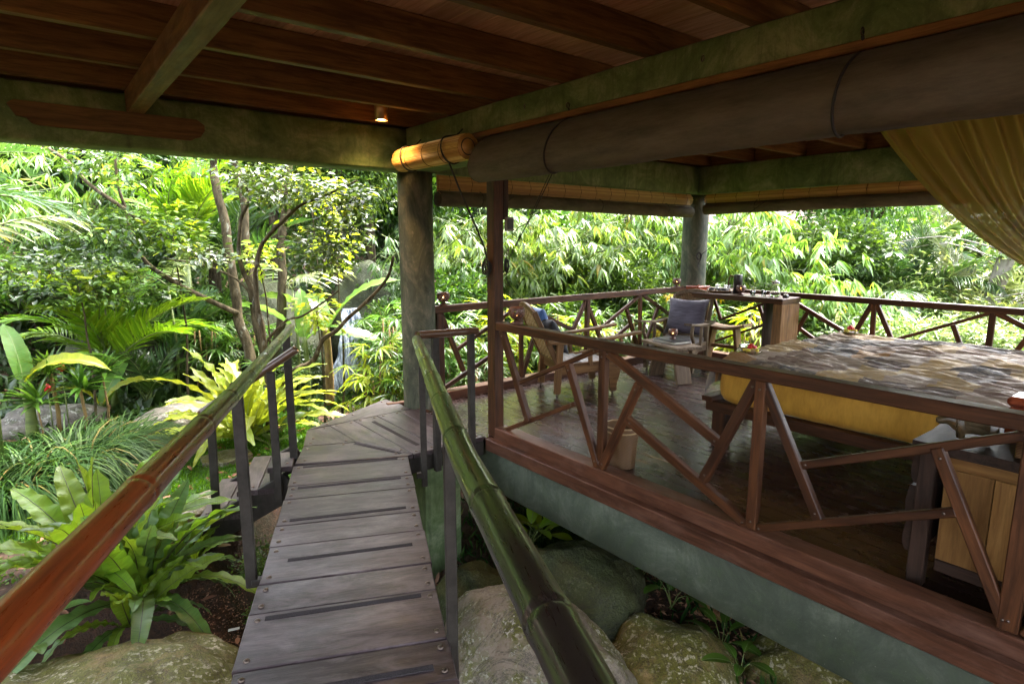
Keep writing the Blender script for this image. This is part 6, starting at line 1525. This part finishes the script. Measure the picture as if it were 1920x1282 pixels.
sA = [(1.86,6.6,-.6),(1.86,6.62,.0),(1.837,6.6,.55),(1.813,6.73,1.04),(1.754,6.83,1.29),(1.745,6.89,1.5),(1.794,6.92,1.82),(1.865,6.9,1.99),(1.886,6.91,2.1),(1.79,7.04,2.5)]
sB = [(1.88,6.5,-.6),(1.85,6.45,.1),(1.792,6.39,.58),(1.796,6.52,1.18),(1.856,6.54,1.5),(1.919,6.52,1.64),(2.078,6.43,1.83),(2.245,6.33,1.98),(2.454,6.19,2.07),(2.72,6.01,2.23)]
sC = [(1.85,6.47,.3),(1.843,6.47,.56),(2.025,6.38,.78),(2.167,6.27,.83),(2.38,6.14,1.0),(2.5,6.1,1.1)]
sD = [(1.84,6.65,.95),(1.70,6.9,1.20),(1.45,7.2,1.35),(1.15,7.5,1.42)]
sE = [(2.05,7.3,-.3),(2.102,6.57,.165),(2.27,6.46,.27),(2.34,6.42,.36),(2.423,6.39,.53),(2.553,6.31,.63),(2.667,6.25,.78),(2.873,6.13,.98),(3.045,6.05,1.21),(3.121,6.02,1.45)]
polytree('small dark stemmed tree in front of the leaning trunks', [(sA, .035, .012), (sB, .035, .010), (sC, .018, .007), (sD, .014, .006), (sE, .035, .014)],
  [((2.15, 6.5, 2.15), (.5, .4, .22), 75), ((2.55, 6.1, 2.05), (.38, .35, .22), 60), ((2.45, 6.3, 1.55), (.42, .35, .25), 70), ((1.9, 6.7, 2.3), (.4, .35, .2), 45), ((2.7, 6.2, 1.75), (.25, .25, .2), 30), ((1.5, 7.1, 1.45), (.4, .35, .12), 30)], 9, 'l_tree', 22, .085)
for i, (c, rad, nn, lb_) in enumerate((((1.95, 6.9, 1.45), (.16, .16, .20), 16, 'lime green young shoots among thin dark stems'), ((2.75, 7.4, .75), (.28, .25, .30), 30, 'lime leaved shrub beside the waterfall'), ((3.1, 7.6, 1.6), (.30, .3, .45), 34, 'lime leaved shrub left of the round column'), ((3.2, 8.6, 2.2), (.5, .5, .55), 40, 'yellow green shrub high between trunks and column'), ((1.35, 8.3, 1.75), (.3, .25, .35), 26, 'lime sprays behind the leaning branch'), ((.35, 8.1, 1.2), (.5, .4, .12), 16, 'scattered lime leaves over the dark canopy'))):
    b = (c[0], c[1], gz(c[0], c[1])-.1); polytree(lb_, [([b, ((b[0]+c[0])/2+.05, c[1], (b[2]+c[2])/2), c], .018, .006)], [(c, rad, nn)], 7, 'l_young', 50+i, .11, name='shrub')

# ---- bamboo: beyond the railings and top left
B_ = [((6.1, 8.3), 14, 4.0, 1.1, .34, 1, 'l_bam', (-.1,-.45), 'bamboo clump behind timber post, leftmost of the grove'), ((7.4, 8.4), 16, 4.1, 1.2, .35, 2, 'l_bam', (0,-.5), 'bamboo clump seen above the cane backed armchair'),
      ((8.7, 7.9), 16, 4.2, 1.2, .35, 3, 'l_bam', (-.1,-.5), 'bamboo clump beside the grey corner column'), ((9.8, 6.6), 16, 4.2, 1.2, .36, 4, 'l_bam', (-.3,-.2), 'bamboo clump behind coffee press and desk'),
      ((10.6, 5.0), 15, 3.9, 1.1, .36, 5, 'l_bam', (-.35,0), 'bamboo clump behind the water jug'), ((10.9, 4.2), 10, 2.7, .8, .36, 6, 'l_bam', (-.35,.1), 'bamboo clump drooping at right end of grove'),
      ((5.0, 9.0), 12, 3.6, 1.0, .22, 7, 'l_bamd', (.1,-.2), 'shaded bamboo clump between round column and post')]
for (p, nc, h, sp, ls, sd_, mt, ln, lb_) in B_:
    z = gz(*p); bamboo_clump('bamboo', lb_, (p[0], p[1], z), nc, h+(-.5-z)*1.0, sp, ls, sd_, mt, ln, 1.0)
bamboo_clump('bamboo', 'bamboo spray with yellow leaves left of coffee press', (8.35, 5.7, gz(8.35, 5.7)), 3, 3.0, .5, .20, 61, 'l_bamy', (-.1,-.15), .55)
for (p, nc, h, sd_, lb_) in (((.5, 12.0), 15, 4.6, 31, 'tall drooping bamboo at upper left behind trees'), ((-.9, 11.8), 12, 4.4, 32, 'tall bamboo at the far left edge'), ((2.0, 13.0), 12, 4.8, 33, 'bamboo behind the tall bright feather palm')):
    z = gz(*p); bamboo_clump('bamboo', lb_, (p[0], p[1], z-.4), nc, h, 1.4, .32, sd_, 'l_bam', (0,-.35), .6, 'bamboo clumps on the slope')

# ---- coconut palms in the valley (pale, far)
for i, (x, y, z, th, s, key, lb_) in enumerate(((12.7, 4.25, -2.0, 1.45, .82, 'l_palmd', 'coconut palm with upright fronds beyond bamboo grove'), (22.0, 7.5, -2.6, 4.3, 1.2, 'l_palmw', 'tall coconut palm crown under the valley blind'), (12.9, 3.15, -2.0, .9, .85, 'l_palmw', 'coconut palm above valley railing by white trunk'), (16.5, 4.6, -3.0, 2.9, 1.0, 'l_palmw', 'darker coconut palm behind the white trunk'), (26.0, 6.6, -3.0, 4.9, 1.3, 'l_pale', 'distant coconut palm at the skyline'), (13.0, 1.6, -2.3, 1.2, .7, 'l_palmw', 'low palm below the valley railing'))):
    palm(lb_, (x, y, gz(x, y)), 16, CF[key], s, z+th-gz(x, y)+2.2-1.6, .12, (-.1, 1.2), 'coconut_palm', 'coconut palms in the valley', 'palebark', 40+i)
t = thing('white_tree', 'tree with a pale white trunk above valley railing', 'tree', (12.2, 2.75, gz(12.2, 2.75)))
V, F = tube(smoothpath([(12.2, 2.75, gz(12.2, 2.75)-.2), (12.2, 2.8, -.5), (12.25, 2.75, .4), (12.3, 2.6, 1.4), (12.1, 2.3, 2.3)], 4), [.14]*5+[.13]*4+[.12]*4+[.11]*4, 12); obj('trunk', md('trunk', V, F, M['palebark'], True), t)
mb = MB()
for i in range(9):
    a = -2.6+i*.55; s0 = Vector((12.25, 2.72, .2+.16*i)); e = s0+Vector((math.cos(a)*1.6, math.sin(a)*1.6, rnd.uniform(-.2, .7))); mb.add(tube(smoothpath([s0, s0.lerp(e, .5)+Vector((0,0,.18)), e], 3), [.016,.015,.013,.011,.009,.007,.005], 5))
mb.build('branch', M['palebark'], t); V, F = blob(1100, (1.9, 1.9, 1.0), 90, 'dia', .11, .35, .3, .4, 6); lobj('crown', V, F, 'l_pale', t, Matrix.Translation((12.3, 2.5, 1.3)))['kind'] = 'stuff'

# ---- trees and bushes, mid distance and beyond (crowns share meshes)
TR = [ # x, y, rx, rz, height, key, mat, label
 (4.6, 11.0, 1.3, 1.6, 4.6, 'fine1', 'l_mid', 'dense fine leaved tree right of round column'), (5.6, 11.8, 1.6, 1.9, 5.4, 'fine2', 'l_mid', 'fine leaved green tree behind timber post'),
 (3.6, 12.0, 1.4, 1.8, 5.0, 'fine2', 'l_pale', 'pale fine leaved tree just left of round column'), (2.7, 12.6, 1.4, 1.6, 4.6, 'mid1', 'l_mid', 'green tree behind the three leaning trunks'),
 (1.9, 12.4, .9, .9, 2.2, 'mid2', 'l_dark', 'dark tree behind the bright feather palms'), (.5, 11.0, .9, .6, 1.5, 'mid1', 'l_dark', 'dark bush behind the left garden palms'), (-.9, 10.6, .8, .7, 1.8, 'mid2', 'l_mid', 'green bush at left edge behind banana leaf'),
 (1.0, 10.4, .8, .6, 1.5, 'big1', 'l_dark', 'broad leaved dark shrub above cave like rock'), (2.0, 9.9, .7, .55, 1.3, 'mid1', 'l_mid', 'low green shrub behind lady palms'), (3.1, 9.0, .4, .4, .7, 'mid2', 'l_dark', 'dark shrub at the left of waterfall'), (4.45, 8.6, .7, .7, 1.5, 'mid1', 'l_mid', 'green shrub at the right of waterfall'),
 (4.3, 7.7, .5, .4, .8, 'big1', 'l_mid', 'broad leaved shrub between waterfall and lady palms'), (5.1, 7.7, .9, .8, 1.7, 'mid2', 'l_mid', 'dark shrub under the bamboo grove'), (6.5, 7.3, .9, .8, 1.6, 'mid1', 'l_mid', 'green low shrub behind cane armchair'), (7.8, 7.0, .9, .8, 1.7, 'lanc1', 'l_mid', 'green narrow leaved shrub behind grey column'),
 (9.2, 5.4, .9, .6, 1.3, 'lanc1', 'l_mid', 'narrow leaved shrub below the desk'), (9.6, 4.0, .9, .5, 1.05, 'mid1', 'l_mid', 'green shrub behind slab leg of desk'), (9.9, 2.9, .9, .5, .95, 'lanc1', 'l_pale', 'pale narrow leaved shrub below valley railing'), (9.8, 1.9, .9, .5, .9, 'mid2', 'l_pale', 'pale bushy shrub outside valley railing'), (9.6, .9, .9, .5, 1.0, 'lanc1', 'l_mid', 'narrow leaved shrub near woven lamp shade'),
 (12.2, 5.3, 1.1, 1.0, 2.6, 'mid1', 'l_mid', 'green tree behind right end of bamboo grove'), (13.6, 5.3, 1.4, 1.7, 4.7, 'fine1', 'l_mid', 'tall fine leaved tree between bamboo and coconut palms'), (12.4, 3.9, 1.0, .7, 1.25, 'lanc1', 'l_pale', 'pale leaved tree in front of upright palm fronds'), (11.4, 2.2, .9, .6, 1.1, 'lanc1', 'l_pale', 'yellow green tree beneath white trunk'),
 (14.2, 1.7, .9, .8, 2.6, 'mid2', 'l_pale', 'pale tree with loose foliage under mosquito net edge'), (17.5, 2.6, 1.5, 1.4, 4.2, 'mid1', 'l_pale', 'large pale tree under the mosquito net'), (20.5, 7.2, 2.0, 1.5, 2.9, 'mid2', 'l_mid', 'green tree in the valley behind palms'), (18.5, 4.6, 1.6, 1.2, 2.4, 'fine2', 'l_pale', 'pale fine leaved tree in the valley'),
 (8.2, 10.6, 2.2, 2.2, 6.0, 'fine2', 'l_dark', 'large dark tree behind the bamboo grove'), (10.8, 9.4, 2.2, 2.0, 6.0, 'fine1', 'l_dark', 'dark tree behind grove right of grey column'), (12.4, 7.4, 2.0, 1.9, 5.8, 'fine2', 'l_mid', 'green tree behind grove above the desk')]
for (x, y, r0, rz_, h, key, mt, lb_) in TR:
    z = gz(x, y); tree('shrub' if h < 2 else 'tree', lb_, 'shrub' if h < 2 else 'tree', (x, y, z), (r0, r0, rz_), h+(-.5-z if x > 7 else 0), key, mt, .03+.02*h)
# far woods: one mass nobody could count, on hill and valley sides
rw = random.Random(5); parts = []; base = blob(2600, (1, 1, 1), 91, 'dia', .17, .5, .6, .2, 8)
for i in range(150):
    a = R(rw.uniform(-8, 88)); d = rw.uniform(16, 46); x, y = math.sin(a)*d, math.cos(a)*d
    if a < R(45) and d > 30: continue
    z = gz(x, y); s = 1.1+d*.045; ang = rw.uniform(0, 6.28); c_, s_ = math.cos(ang), math.sin(ang); Rm = np.array(((c_, -s_, 0), (s_, c_, 0), (0, 0, 1)))
    hh = rw.uniform(1.2, 3.2) if a > R(50) else rw.uniform(1.5, 4.5)
    parts.append(((base[0] @ Rm.T)*np.array((s, s, s*1.1))+np.array((x, y, z+hh)), base[1]))
V, F = cat(parts); lobj('woods', V, F, 'l_mid', kind='stuff')
# planting behind and beside the camera, so that the place goes on there
for i, (x, y, r0, h, key, mt, lb_) in enumerate(((-3.2, 5.5, 1.2, 3.0, 'mid1', 'l_mid', 'green bush across the lawn from the garden steps'), (-4.0, 1.5, 1.4, 3.4, 'mid2', 'l_mid', 'green bush beside the start of the bridge'), (-2.0, -4.5, 1.6, 3.4, 'mid1', 'l_dark', 'dark tree behind the start of the bridge'), (3.5, -5.5, 1.8, 3.8, 'mid2', 'l_mid', 'green tree behind the bedroom end'), (9.5, -3.5, 1.6, 3.2, 'mid1', 'l_pale', 'pale tree on the valley side past the bedroom end'))):
    tree('tree', lb_, 'tree', (x, y, gz(x, y)), (r0, r0, r0*.9), h, key, mt, .08)
